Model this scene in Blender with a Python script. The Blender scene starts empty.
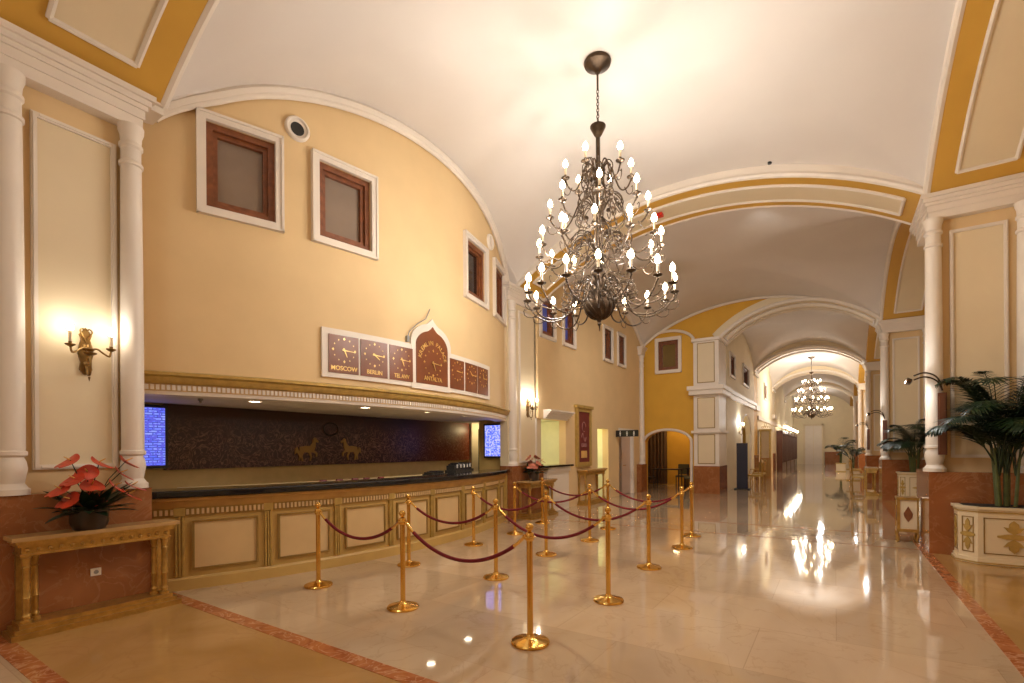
import bpy, math, random
from mathutils import Vector, Matrix
random.seed(7)
C = bpy.context.scene.collection
PI = math.pi
sin, cos, sqrt = math.sin, math.cos, math.sqrt
def R(d): return math.radians(d)

# ------------------------------------------------------------------ mesh builder
class MB:
    def __init__(s): s.v = []; s.f = []
    def add(s, vs, fs):
        n = len(s.v); s.v += [tuple(v) for v in vs]; s.f += [tuple(i + n for i in f) for f in fs]; return s
    def box(s, x0, x1, y0, y1, z0, z1):
        if x0 > x1: x0, x1 = x1, x0
        if y0 > y1: y0, y1 = y1, y0
        vs = [(x, y, z) for x in (x0, x1) for y in (y0, y1) for z in (z0, z1)]
        return s.add(vs, [(0, 1, 3, 2), (4, 6, 7, 5), (0, 4, 5, 1), (2, 3, 7, 6), (0, 2, 6, 4), (1, 5, 7, 3)])
    def mbox(s, mp, a0, a1, b0, b1, c0, c1, na=1):
        # box in mapped space: a subdivided
        vs = []
        for i in range(na + 1):
            a = a0 + (a1 - a0) * i / na
            vs += [mp(a, b0, c0), mp(a, b1, c0), mp(a, b1, c1), mp(a, b0, c1)]
        fs = []
        for i in range(na):
            for k in range(4):
                k2 = (k + 1) % 4
                fs.append((i * 4 + k, i * 4 + k2, i * 4 + 4 + k2, i * 4 + 4 + k))
        fs += [(3, 2, 1, 0), tuple(na * 4 + k for k in range(4))]
        return s.add(vs, fs)
    def mpoly(s, mp, pts, c0, c1):
        # polygon (a,b) extruded c0..c1 in mapped space
        n = len(pts)
        vs = [mp(a, b, c0) for a, b in pts] + [mp(a, b, c1) for a, b in pts]
        fs = [tuple(reversed(range(n))), tuple(range(n, 2 * n))]
        fs += [(i, (i + 1) % n, n + (i + 1) % n, n + i) for i in range(n)]
        return s.add(vs, fs)
    def lathe(s, prof, c=(0, 0, 0), seg=20, M=None):
        vs = []; fs = []
        for r, z in prof:
            for k in range(seg):
                a = 2 * PI * k / seg
                p = Vector((r * cos(a), r * sin(a), z))
                if M is not None: p = M @ p
                vs.append((p[0] + c[0], p[1] + c[1], p[2] + c[2]))
        for i in range(len(prof) - 1):
            for k in range(seg):
                k2 = (k + 1) % seg
                fs.append((i * seg + k, i * seg + k2, (i + 1) * seg + k2, (i + 1) * seg + k))
        fs.append(tuple(reversed(range(seg)))); fs.append(tuple((len(prof) - 1) * seg + k for k in range(seg)))
        return s.add(vs, fs)
    def tube(s, pts, r, seg=8):
        pts = [Vector(p) for p in pts]; n = len(pts)
        rs = r if isinstance(r, (list, tuple)) else [r] * n
        vs = []; fs = []; up = None
        for i in range(n):
            t = (pts[min(i + 1, n - 1)] - pts[max(i - 1, 0)])
            if t.length < 1e-9: t = Vector((0, 0, 1))
            t.normalize()
            if up is None:
                up = Vector((0, 0, 1)) if abs(t.z) < .9 else Vector((1, 0, 0))
            a = up - t * up.dot(t)
            if a.length < 1e-5: a = Vector((1, 0, 0)) - t * t.x
            a.normalize(); up = a; b = t.cross(a)
            for k in range(seg):
                an = 2 * PI * k / seg
                vs.append(pts[i] + (a * cos(an) + b * sin(an)) * rs[i])
        for i in range(n - 1):
            for k in range(seg):
                k2 = (k + 1) % seg
                fs.append((i * seg + k, i * seg + k2, (i + 1) * seg + k2, (i + 1) * seg + k))
        fs.append(tuple(reversed(range(seg)))); fs.append(tuple((n - 1) * seg + k for k in range(seg)))
        return s.add(vs, fs)
    def ball(s, c, r, seg=12, sz=1.0):
        n = max(5, seg // 2)
        return s.lathe([(max(1e-4, r * sin(PI * i / n)), -r * sz * cos(PI * i / n)) for i in range(n + 1)], c, seg)
    def torus(s, c, R_, r, M=None, seg=14, sg=6, sx=1.0):
        vs = []; fs = []
        for i in range(seg):
            a = 2 * PI * i / seg
            for k in range(sg):
                b = 2 * PI * k / sg
                p = Vector(((R_ + r * cos(b)) * cos(a) * sx, (R_ + r * cos(b)) * sin(a), r * sin(b)))
                if M is not None: p = M @ p
                vs.append((p[0] + c[0], p[1] + c[1], p[2] + c[2]))
        for i in range(seg):
            for k in range(sg):
                i2 = (i + 1) % seg; k2 = (k + 1) % sg
                fs.append((i * sg + k, i2 * sg + k, i2 * sg + k2, i * sg + k2))
        return s.add(vs, fs)
    def xf(s, M):
        s.v = [tuple(M @ Vector(v)) for v in s.v]; return s
    def join(s, o): return s.add(o.v, o.f)

def obj(name, mb, mat, parent=None, smooth=True, world=True):
    me = bpy.data.meshes.new(name)
    vs = mb.v
    if parent is not None and world:
        L = parent['_o']; vs = [(v[0] - L[0], v[1] - L[1], v[2] - L[2]) for v in vs]
    me.from_pydata([tuple(v) for v in vs], [], mb.f)
    bm_fix(me)
    me.materials.append(mat)
    if smooth:
        me.polygons.foreach_set('use_smooth', [True] * len(me.polygons)); me.set_sharp_from_angle(angle=R(38))
    me.update()
    o = bpy.data.objects.new(name, me); C.objects.link(o)
    if parent is not None:
        o.parent = parent
        if world: o['_o'] = parent['_o']
    return o
import bmesh
def bm_fix(me):
    bm = bmesh.new(); bm.from_mesh(me); bmesh.ops.recalc_face_normals(bm, faces=bm.faces); bm.to_mesh(me); bm.free()
def thing(name, label, cat, loc=(0, 0, 0), rz=0, group=None, kind=None):
    o = bpy.data.objects.new(name, None); C.objects.link(o)
    o.empty_display_size = .1
    o.location = loc; o.rotation_euler = (0, 0, rz); o['_o'] = tuple(float(q) for q in loc)
    if label: o['label'] = label
    if cat: o['category'] = cat
    if group: o['group'] = group
    if kind: o['kind'] = kind
    return o
def tag(o, label, cat, group=None):
    o['label'] = label; o['category'] = cat
    if group: o['group'] = group
    return o
def struct(name, mb, mat, parent=None, label=None, smooth=True):
    o = obj(name, mb, mat, parent, smooth)
    if parent is None:
        o['kind'] = 'structure'
        if label: o['label'] = label
    return o
def sroot(name, label, loc=(0, 0, 0)):
    o = thing(name, label, None, loc); o['kind'] = 'structure'; return o
def copy_tree(o, parent=None):
    c = o.copy(); C.objects.link(c); c.parent = parent
    for ch in [k for k in o.children]: copy_tree(ch, c)
    return c
def copy_thing(o, loc, rz, label, group=None):
    c = copy_tree(o); c.location = loc; c.rotation_euler = (0, 0, rz); c['label'] = label
    if group: c['group'] = group
    return c

# ------------------------------------------------------------------ materials
def newmat(name):
    m = bpy.data.materials.new(name); m.use_nodes = True
    return m, m.node_tree.nodes, m.node_tree.links, m.node_tree.nodes['Principled BSDF']
def mat(name, col, rough=.5, metal=0, var=.06, scale=6, bump=0, spec=.5, coat=0, col2=None, bscale=None, emis=None, es=0):
    m, N, L, B = newmat(name)
    B.inputs['Roughness'].default_value = rough; B.inputs['Metallic'].default_value = metal
    B.inputs['Specular IOR Level'].default_value = spec; B.inputs['Coat Weight'].default_value = coat
    tc = N.new('ShaderNodeTexCoord'); nz = N.new('ShaderNodeTexNoise'); nz.inputs['Scale'].default_value = scale; nz.inputs['Detail'].default_value = 4
    L.new(tc.outputs['Object'], nz.inputs['Vector'])
    cr = N.new('ShaderNodeValToRGB'); L.new(nz.outputs['Fac'], cr.inputs['Fac'])
    c2 = col2 or tuple(c * (1 - 2 * var) for c in col)
    cr.color_ramp.elements[0].position = .3; cr.color_ramp.elements[1].position = .7
    cr.color_ramp.elements[0].color = (*c2, 1); cr.color_ramp.elements[1].color = (*col, 1)
    L.new(cr.outputs['Color'], B.inputs['Base Color'])
    if bump:
        bp = N.new('ShaderNodeBump'); bp.inputs['Strength'].default_value = bump; bp.inputs['Distance'].default_value = .01
        n2 = N.new('ShaderNodeTexNoise'); n2.inputs['Scale'].default_value = bscale or scale * 8; L.new(tc.outputs['Object'], n2.inputs['Vector'])
        L.new(n2.outputs['Fac'], bp.inputs['Height']); L.new(bp.outputs['Normal'], B.inputs['Normal'])
    if emis:
        B.inputs['Emission Color'].default_value = (*emis, 1); B.inputs['Emission Strength'].default_value = es
    return m
def marble(name, cols, veins, rough=.1, scale=1.5, vs=2.0, coat=0.0):
    m, N, L, B = newmat(name)
    B.inputs['Roughness'].default_value = rough; B.inputs['Coat Weight'].default_value = coat
    tc = N.new('ShaderNodeTexCoord')
    nz = N.new('ShaderNodeTexNoise'); nz.inputs['Scale'].default_value = scale; nz.inputs['Detail'].default_value = 6; nz.inputs['Distortion'].default_value = 1.2
    L.new(tc.outputs['Object'], nz.inputs['Vector'])
    cr = N.new('ShaderNodeValToRGB'); L.new(nz.outputs['Fac'], cr.inputs['Fac'])
    cr.color_ramp.elements[0].position = .3; cr.color_ramp.elements[1].position = .7
    cr.color_ramp.elements[0].color = (*cols[0], 1); cr.color_ramp.elements[1].color = (*cols[1], 1)
    w = N.new('ShaderNodeTexNoise'); w.inputs['Scale'].default_value = vs; w.inputs['Detail'].default_value = 8; w.inputs['Distortion'].default_value = 2.5
    L.new(tc.outputs['Object'], w.inputs['Vector'])
    vr = N.new('ShaderNodeValToRGB'); e = vr.color_ramp.elements
    e[0].position = .47; e[0].color = (0, 0, 0, 1); e[1].position = .5; e[1].color = (.7, .7, .7, 1)
    x = vr.color_ramp.elements.new(.53); x.color = (0, 0, 0, 1)
    L.new(w.outputs['Fac'], vr.inputs['Fac'])
    mx = N.new('ShaderNodeMixRGB'); L.new(vr.outputs['Color'], mx.inputs['Fac']); L.new(cr.outputs['Color'], mx.inputs['Color1'])
    mx.inputs['Color2'].default_value = (*veins, 1); L.new(mx.outputs['Color'], B.inputs['Base Color'])
    return m
def emit(name, col, s, sampling='AUTO'):
    m, N, L, B = newmat(name)
    B.inputs['Base Color'].default_value = (*col, 1); B.inputs['Emission Color'].default_value = (*col, 1); B.inputs['Emission Strength'].default_value = s
    m.cycles.emission_sampling = sampling
    return m

WALL = mat('warm_yellow_plaster', (.73, .525, .275), .75, var=.03, scale=2, bump=.05)
WALLC = mat('cream_plaster', (.80, .69, .47), .75, var=.03, scale=2, bump=.05)
OCHRE = mat('ochre_paint', (.68, .37, .035), .7, var=.04, scale=2, bump=.04)
GOLDP = mat('golden_ochre_arch_paint', (.60, .33, .045), .65, var=.04, scale=2)
PANEL = mat('cream_panel_paint', (.74, .61, .40), .55, var=.03, scale=1.5)
WHITE = mat('white_moulding_paint', (.78, .69, .585), .5, var=.03, scale=3)
CEIL = mat('ceiling_paint', (.70, .635, .57), .85, var=.02, scale=1.2)
PINK = marble('pink_granite', ((.25, .085, .028), (.34, .125, .045)), (.38, .17, .075), .12, 2.2, 2.3)
BAND = marble('red_brown_marble', ((.30, .085, .028), (.46, .17, .06)), (.62, .34, .18), .1, 6, 3)
BRASS = mat('polished_brass', (.86, .53, .14), .16, 1, var=.05, scale=8)
GILT = mat('antique_gilt', (.60, .37, .10), .34, .75, var=.16, scale=14, bump=.35, bscale=60)
GILT2 = mat('pale_gilt_paint', (.56, .37, .10), .45, .35, var=.12, scale=12)
OLIVE = mat('olive_gold_paint', (.36, .215, .055), .45, .3, var=.12, scale=10)
ORG = mat('orange_gold_band', (.58, .34, .10), .4, .3, var=.1, scale=6)
CPANEL = mat('counter_cream_paint', (.68, .47, .225), .45, var=.05, scale=3)
CFRAME = mat('counter_frame_paint', (.58, .37, .11), .45, var=.06, scale=3)
BLACK = mat('black_granite', (.012, .012, .013), .08, var=.1, scale=30)
WOOD = mat('brown_window_wood', (.24, .075, .025), .4, var=.2, scale=12)
WOODD = mat('dark_shopfront_wood', (.13, .04, .02), .3, var=.2, scale=12)
BRONZE = mat('dark_bronze', (.10, .065, .04), .35, .85, var=.2, scale=20, bump=.3, bscale=80)
IVORY = mat('ivory_candle', (.75, .60, .40), .5, var=.05)
BULB = emit('lit_bulb', (1.0, .80, .50), 34, 'NONE')
DISC = emit('downlight_disc', (1.0, .86, .62), 22, 'NONE')
VELVET = mat('crimson_velvet', (.19, .005, .012), .85, var=.15, scale=40, bump=.3, bscale=200)
CLOCKB = mat('clock_brown', (.22, .065, .022), .35, var=.1, scale=4)
CLOCKG = mat('clock_gold', (.85, .55, .18), .35, .5, var=.05)
DARK = mat('black_plastic', (.015, .015, .015), .35, var=.2)
GREYP = mat('grey_metal', (.30, .29, .27), .4, .3, var=.1)
SOIL = mat('dark_soil', (.03, .02, .012), .9, var=.3, scale=30)
LEAF = mat('palm_leaf', (.016, .042, .012), .45, var=.25, scale=6)
LEAF2 = mat('dark_leaf', (.012, .035, .010), .4, var=.25, scale=6)
STEM = mat('palm_stem', (.10, .13, .04), .5, var=.2, scale=10)
FLOWER = mat('coral_red_flower', (.72, .075, .028), .35, var=.2, scale=10)
FLOWERP = mat('coral_pink_flower', (.70, .22, .14), .4, var=.2, scale=10)
SPADIX = mat('spadix_yellow', (.75, .40, .08), .5)
POT = mat('dark_pot', (.035, .018, .010), .3, var=.2)
REDSIGN = mat('dark_red_banner', (.16, .012, .012), .5, var=.1)
NAVY = mat('navy_banner', (.014, .010, .028), .5, var=.1)
OFFWHITE = mat('off_white_print', (.75, .72, .66), .5)
GREENISH = mat('pale_lit_plaster', (.80, .78, .52), .7, var=.03)
SCON = mat('sconce_antique_gold', (.30, .17, .05), .35, .8, var=.2, scale=20)
SKINDOOR = mat('pinkish_door_paint', (.62, .46, .36), .5, var=.03)
STEEL = mat('steel_door_frame', (.32, .24, .18), .35, .5)
GLASSD = mat('dim_blind_pane', (.24, .17, .12), .15, var=.06, scale=2)
GLASSDK = mat('dark_pane', (.03, .016, .012), .08, var=.1, scale=2)
DUSK = mat('dusk_blue_pane', (.02, .025, .09), .08, emis=(.10, .11, .35), es=.35)
OLIVEG = mat('olive_tinted_pane', (.20, .13, .04), .12, var=.1, scale=2)
REDALARM = mat('red_alarm', (.6, .02, .01), .4)
GREENSEAT = mat('olive_seat_fabric', (.13, .12, .05), .7)
OUTLETM = mat('socket_white', (.8, .72, .6), .4)
GOLDMARBLE = marble('golden_marble', ((.37, .20, .06), (.47, .27, .10)), (.40, .22, .08), .07, .9, 1.0)

def floor_mat():
    m, N, L, B = newmat('polished_cream_marble_floor')
    B.inputs['Roughness'].default_value = .055; B.inputs['Specular IOR Level'].default_value = .62
    B.inputs['Coat Weight'].default_value = .35; B.inputs['Coat Roughness'].default_value = .02
    tc = N.new('ShaderNodeTexCoord')
    br = N.new('ShaderNodeTexBrick'); br.inputs['Scale'].default_value = 1; br.inputs['Brick Width'].default_value = 1.5; br.inputs['Row Height'].default_value = .95
    br.inputs['Mortar Size'].default_value = .0035; br.inputs['Bias'].default_value = -.1; br.offset = .37
    br.inputs['Color1'].default_value = (.78, .78, .78, 1); br.inputs['Color2'].default_value = (1, 1, 1, 1); br.inputs['Mortar'].default_value = (.70, .66, .62, 1)
    L.new(tc.outputs['Object'], br.inputs['Vector'])
    nz = N.new('ShaderNodeTexNoise'); nz.inputs['Scale'].default_value = .9; nz.inputs['Detail'].default_value = 7; nz.inputs['Distortion'].default_value = 1.5
    mp = N.new('ShaderNodeMapping'); mp.inputs['Scale'].default_value = (1, .35, 1); mp.inputs['Rotation'].default_value = (0, 0, .5)
    L.new(tc.outputs['Object'], mp.inputs['Vector']); L.new(mp.outputs['Vector'], nz.inputs['Vector'])
    cr = N.new('ShaderNodeValToRGB'); L.new(nz.outputs['Fac'], cr.inputs['Fac'])
    cr.color_ramp.elements[0].position = .3; cr.color_ramp.elements[1].position = .68
    cr.color_ramp.elements[0].color = (.52, .36, .215, 1); cr.color_ramp.elements[1].color = (.66, .49, .32, 1)
    w = N.new('ShaderNodeTexNoise'); w.inputs['Scale'].default_value = .8; w.inputs['Detail'].default_value = 9; w.inputs['Distortion'].default_value = 3
    L.new(tc.outputs['Object'], w.inputs['Vector'])
    vr = N.new('ShaderNodeValToRGB'); e = vr.color_ramp.elements
    e[0].position = .485; e[0].color = (0, 0, 0, 1); e[1].position = .5; e[1].color = (.4, .4, .4, 1); x = e.new(.515); x.color = (0, 0, 0, 1)
    L.new(w.outputs['Fac'], vr.inputs['Fac'])
    mx = N.new('ShaderNodeMixRGB'); L.new(vr.outputs['Color'], mx.inputs['Fac']); L.new(cr.outputs['Color'], mx.inputs['Color1']); mx.inputs['Color2'].default_value = (.45, .29, .16, 1)
    ml = N.new('ShaderNodeMixRGB'); ml.blend_type = 'MULTIPLY'; ml.inputs['Fac'].default_value = .8
    L.new(mx.outputs['Color'], ml.inputs['Color1']); L.new(br.outputs['Color'], ml.inputs['Color2']); L.new(ml.outputs['Color'], B.inputs['Base Color'])
    return m
FLOOR = floor_mat()

# ------------------------------------------------------------------ dimensions
ZS = 5.28                       # springing line (top of entablature)
XL, XR = -6.0, 1.15             # wide nave
XN = -3.3                       # left side of the narrow corridor
def ell(t): return sqrt(max(0.0, 1 - t * t))
def seg(t, a=3.55, r=1.2):
    Rc = (a * a + r * r) / (2 * r); x = min(1, abs(t)) * a
    return (sqrt(Rc * Rc - x * x) - (Rc - r)) / r
def vp(t): t = min(1, abs(t)); return .3 * ell(t) + .7 * seg(t)
DC, DY, DR = -13.5, 5.85, 8.0   # bowed reception wall
def drum(s, z, off=0.0):
    th = math.asin((s - DY) / DR); r = DR + off
    return (DC + r * cos(th), DY + r * sin(th), z)

# ------------------------------------------------------------------ floor
f = MB(); f.box(-9.5, 5, -7, 56, -.12, 0)
struct('floor', f, FLOOR, label='polished cream marble floor with thin joints', smooth=False)
f = MB(); f.box(-6.1, XR, 1.12, 2.345, 0, .002)
struct('trim_1', f, GOLDMARBLE, label='golden brown marble strip of floor by the left pier', smooth=False)
f = MB(); f.box(-6.3, XR, 2.345, 2.48, 0, .004)
struct('trim_2', f, BAND, label='red brown marble band crossing the floor from the left pier', smooth=False)
f = MB(); f.box(-6.1, XR, .985, 1.12, 0, .004)
struct('trim_3', f, BAND, label='red brown marble band crossing the floor at the near left corner', smooth=False)
f = MB(); f.box(1.06, 1.18, 2.48, 17.9, 0, .004)
struct('trim_4', f, BAND, label='red brown marble band running along the right piers', smooth=False)
f = MB(); f.box(1.18, 2.6, -6, 17.9, 0, .002)
struct('trim_5', f, GOLDMARBLE, label='golden brown marble floor of the right bays', smooth=False)
f = MB(); f.box(-6.0, 1.06, 9.62, 9.65, 0, .003); f.box(-6, 1.06, 11.05, 11.08, 0, .003)
struct('trim_6', f, BAND, label='two thin dark lines across the floor between the bays', smooth=False)

# ------------------------------------------------------------------ vaults
def vault(name, x0, x1, y0, y1, rise, mix, label, xl=None, zs=ZS + .02, n=44):
    cx, a, cy, b = (x0 + x1) / 2, (x1 - x0) / 2, (y0 + y1) / 2, (y1 - y0) / 2
    def z(X, Y):
        p = vp((X - cx) / a); q = vp((Y - cy) / b)
        g = max(p, q); s = p + q - p * q
        return zs + rise * ((1 - mix) * g + mix * s)
    us = [-cos(PI * i / n) for i in range(n + 1)]
    xs = [cx + a * u for u in us]; ys = [cy + b * u for u in us]
    if xl is not None: xs = [xl] + xs
    m = MB(); vs = [(X, Y, z(X, Y)) for X in xs for Y in ys]; w = len(ys); fs = []
    for i in range(len(xs) - 1):
        for k in range(w - 1): fs.append((i * w + k, i * w + k + 1, (i + 1) * w + k + 1, (i + 1) * w + k))
    k0 = len(vs); vs += [(v[0], v[1], v[2] + .2) for v in vs]
    fs += [tuple(reversed([q + k0 for q in ff])) for ff in fs]
    m.add(vs, fs)
    o = struct(name, m, CEIL, label=label)
    return z
z1 = vault('ceiling', XL, XR, 2.35, 9.4, 1.25, .5, 'white vault of the near bay', xl=-6.5)
z2 = vault('ceiling', XL, XR, 10.6, 18.0, 1.25, .12, 'white groin vault of the second bay')
z0 = vault('ceiling', XL, XR, -6.0, 1.05, 1.25, .5, 'white vault behind the viewer')
far = []
YB = [(19.2, 26.5), (27.7, 35), (36.2, 43.5), (44.7, 54)]
for i, (a, b) in enumerate(YB):
    far.append(vault('ceiling', XN, XR, a, b, 1.2, .15, 'white groin vault of the narrow corridor', n=24))

# arches: solid ring segments.  axis 'x' = spans X at given Y range, axis 'y' = spans Y at given X range
def arch(axis, cen, half, rise, c0, c1, th, matr, label, panel=(.25, .75), edge=True, zs=ZS, n=40, mold=.05, face=1):
    Rc = (half * half + rise * rise) / (2 * rise); ph0 = math.asin(half / Rc); zc0 = zs + rise - Rc
    def P(t, dr, c):   # t angle 0..pi, dr extra radius
        ph = -ph0 + 2 * ph0 * t / PI
        a = cen + (Rc + dr) * sin(ph); z = zc0 + (Rc + dr) * cos(ph)
        return (a, c, z) if axis == 'x' else (c, a, z)
    root = sroot('ceiling_arch', label)
    m = MB(); vs = []; fs = []
    for i in range(n + 1):
        t = PI * i / n
        vs += [P(t, 0, c0), P(t, 0, c1), P(t, th, c1), P(t, th, c0)]
    for i in range(n):
        for k in range(4):
            k2 = (k + 1) % 4; fs.append((i * 4 + k, i * 4 + k2, i * 4 + 4 + k2, i * 4 + 4 + k))
    fs += [(3, 2, 1, 0), tuple(n * 4 + k for k in range(4))]
    m.add(vs, fs); obj('arch_soffit', m, matr, root)
    if face:
        m = MB(); vs = []; fs = []
        ca_, cb_ = (c0 - .02, c0 + .02) if face == 1 else (c1 - .02, c1 + .02)
        for f0, f1 in (((c0 - .02, c0 + .03), (c1 - .03, c1 + .02)) if True else ()):
            vs = []; fs = []
            for i in range(n + 1):
                t = PI * i / n; vs += [P(t, .0, f0), P(t, .0, f1), P(t, .42, f1), P(t, .42, f0)]
            for i in range(n):
                for k in range(4):
                    k2 = (k + 1) % 4; fs.append((i * 4 + k, i * 4 + k2, i * 4 + 4 + k2, i * 4 + 4 + k))
            fs += [(3, 2, 1, 0), tuple(n * 4 + k for k in range(4))]
            m.add(vs, fs)
        obj('arch_face', m, WHITE, root)
    w = c1 - c0; p0, p1 = c0 + w * panel[0], c0 + w * panel[1]
    tt = [PI * (.035 + .93 * i / n) for i in range(n + 1)]
    m = MB(); vs = []; fs = []
    for t in tt: vs += [P(t, -.012, p0), P(t, -.012, p1), P(t, .01, p1), P(t, .01, p0)]
    for i in range(n):
        for k in range(4):
            k2 = (k + 1) % 4; fs.append((i * 4 + k, i * 4 + k2, i * 4 + 4 + k2, i * 4 + 4 + k))
    fs += [(3, 2, 1, 0), tuple(n * 4 + k for k in range(4))]
    m.add(vs, fs); obj('arch_panel', m, PANEL, root)
    m = MB()
    for c in (p0, p1): m.tube([P(t, -.018, c) for t in tt], .028, 6)
    for t in (tt[0], tt[-1]): m.tube([P(t, -.018, p0), P(t, -.018, p1)], .028, 6)
    if edge:
        for c in (c0, c1): m.tube([P(PI * i / n, .0 + mold * .6, c) for i in range(n + 1)], mold, 8)
    obj('arch_moulding', m, WHITE, root)
    return root
CX = (XL + XR) / 2; HX = (XR - XL) / 2
m = MB(); m.box(-6.5, -5.985, 1.05, 2.35, 5.27, 5.75); m.box(-6.5, -5.985, 9.4, 10.6, 5.27, 5.75); m.box(-6.5, -6.03, 2.1, 2.36, 5.2, 5.4)
struct('trim_16', m, WHITE, label='white springer blocks above the left entablatures', smooth=False)
arch('x', CX, HX, 1.08, 1.05, 2.35, .45, GOLDP, 'golden arch above the near left pier')
arch('x', CX, HX, 1.08, 9.4, 10.6, .45, GOLDP, 'golden arch with cream panel between the first two bays')
for y0, y1, lb in ((2.35, 9.4, 'golden side arch of the near bay on the right'), (10.6, 18.0, 'golden side arch of the second bay on the right'), (-6.0, 1.05, 'golden side arch behind the viewer')):
    arch('y', (y0 + y1) / 2, (y1 - y0) / 2, 1.08, XR, 2.35, .45, GOLDP, lb)
CN = (XN + XR) / 2; HN = (XR - XN) / 2
for k, (y0, y1) in enumerate(((18.0, 19.2), (26.5, 27.7), (35, 36.2), (43.5, 44.7))):
    arch('x', CN, HN, .93, y0 - .06, y1, .30, PANEL, 'moulded arch over the narrow corridor, number %s from the lobby' % ('one', 'two', 'three', 'four')[k], mold=.06, face=0)
for y0, y1 in YB[:4]:
    arch('y', (y0 + y1) / 2, (y1 - y0) / 2, .95, XR, 2.35, .5, GOLDP, 'side arch on the right of the narrow corridor', edge=False, n=24, face=0)
# lunette moulding on the bowed wall
m = MB(); pts = []
for i in range(61):
    u = -cos(PI * i / 60); Y = 5.875 + 3.5 * u; p = drum(Y, 0, .03); pts.append((p[0], p[1], z1(max(-6, p[0]), Y) - .05))
m.tube(pts, .075, 8)
m.tube([(p[0] + .02, p[1], p[2] - .07) for p in pts], .035, 8)
struct('trim_7', m, WHITE, label='white curved moulding where the bowed wall meets the vault')
m = MB(); pts = []
for i in range(49):
    u = -cos(PI * i / 48); Y = 14.3 + 3.7 * u; pts.append((-5.98, Y, z2(-6, Y) - .03))
m.tube(pts, .06, 8)
struct('trim_8', m, WHITE, label='white curved moulding along the left wall of the second bay')

# ------------------------------------------------------------------ walls by columns
def wallcols(mp, segs, c0, c1, n_default=1):
    """segs: list of (a0,a1,[(zlo,zhi),...],n); zlo/zhi numbers or functions of a"""
    m = MB()
    ev = lambda g, a: g(a) if callable(g) else g
    for a0, a1, iv, n in segs:
        for lo, hi in iv:
            vs = []; fs = []
            for i in range(n + 1):
                a = a0 + (a1 - a0) * i / n; l = ev(lo, a); h = max(l + .001, ev(hi, a))
                vs += [mp(a, l, c0), mp(a, h, c0), mp(a, h, c1), mp(a, l, c1)]
            for i in range(n):
                for k in range(4):
                    k2 = (k + 1) % 4; fs.append((i * 4 + k, i * 4 + k2, i * 4 + 4 + k2, i * 4 + 4 + k))
            fs += [(3, 2, 1, 0), tuple(n * 4 + k for k in range(4))]
            m.add(vs, fs)
    return m
# bowed wall over the desk
WZ0, WZ1 = 4.42, 5.43
WIN1 = [(2.80, 3.52), (4.03, 4.78), (6.99, 7.74), (8.28, 9.02)]
def ztop(Y):
    p = drum(Y, 0); return z1(max(-6, p[0]), min(max(Y, 2.3501), 9.3999)) + .05
segs = []; cur = 2.08
for a, b in WIN1:
    segs.append((cur, a, [(2.26, ztop)], max(2, int((a - cur) / .12)))); segs.append((a, b, [(2.26, WZ0), (WZ1, ztop)], 6)); cur = b
segs.append((cur, 9.4, [(2.26, ztop)], 6))
struct('wall_left', wallcols(lambda a, z, c: drum(a, z, c), segs, -.18, 0), WALL, label='bowed yellow wall above the reception desk')

def window(n, cen, hw, z0, z1_, nrm, pane, label, wood=WOOD, deep=.13, trimw=.095):
    """cen (x,y) on the wall face, nrm unit normal to the room; hw half width of the opening"""
    nx, ny = nrm; tx, ty = -ny, nx
    mp = lambda a, z, c: (cen[0] + tx * a + nx * c, cen[1] + ty * a + ny * c, z)
    root = sroot('window_%d' % n, label, (cen[0], cen[1], z0))
    t = trimw; m = MB()
    for (a0, a1, b0, b1) in ((-hw - t, -hw, z0 - t, z1_ + t), (hw, hw + t, z0 - t, z1_ + t), (-hw, hw, z0 - t, z0), (-hw, hw, z1_, z1_ + t)):
        m.mbox(mp, a0, a1, b0, b1, -.05, .045)
        g = .02
    for (a0, a1, b0, b1) in ((-hw - t, -hw - t + .03, z0 - t, z1_ + t), (hw + t - .03, hw + t, z0 - t, z1_ + t), (-hw - t, hw + t, z0 - t, z0 - t + .03), (-hw - t, hw + t, z1_ + t - .03, z1_ + t)):
        m.mbox(mp, a0, a1, b0, b1, .04, .06)
    obj('window_trim', m, WHITE, root, False)
    m = MB(); w = .075
    for d, k0 in ((0, -deep), (w * .8, -deep + .03)):
        pass
    for (a0, a1, b0, b1) in ((-hw, -hw + w, z0, z1_), (hw - w, hw, z0, z1_), (-hw + w, hw - w, z0, z0 + w), (-hw + w, hw - w, z1_ - w, z1_)):
        m.mbox(mp, a0, a1, b0, b1, -deep, -.02)
    w2 = .05; h2 = hw - w; y0, y1 = z0 + w, z1_ - w
    for (a0, a1, b0, b1) in ((-h2, -h2 + w2, y0, y1), (h2 - w2, h2, y0, y1), (-h2 + w2, h2 - w2, y0, y0 + w2), (-h2 + w2, h2 - w2, y1 - w2, y1)):
        m.mbox(mp, a0, a1, b0, b1, -deep, -.06)
    obj('window_frame', m, wood, root, False)
    m = MB(); m.mbox(mp, -h2 + w2, h2 - w2, y0 + w2, y1 - w2, -deep, -deep + .02); obj('pane', m, pane, root, False)
    m = MB(); m.mbox(mp, -hw - .02, hw + .02, z0 - .02, z1_ + .02, -deep - .05, -deep); obj('back_board', m, wood, root, False)
    return root
names = ['first window over the desk, dim grey brown pane in brown wood', 'second window over the desk beside the round vent', 'third window over the desk, seen obliquely', 'narrow last window over the desk beside the far pier']
for i, (a, b) in enumerate(WIN1):
    c = (a + b) / 2; th = math.asin((c - DY) / DR); p = drum(c, 0, -.004)
    window(i + 1, (p[0], p[1]), (b - a) / 2 + .01, WZ0, WZ1, (cos(th), sin(th)), GLASSD if i < 2 else GLASSDK, names[i])

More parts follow.
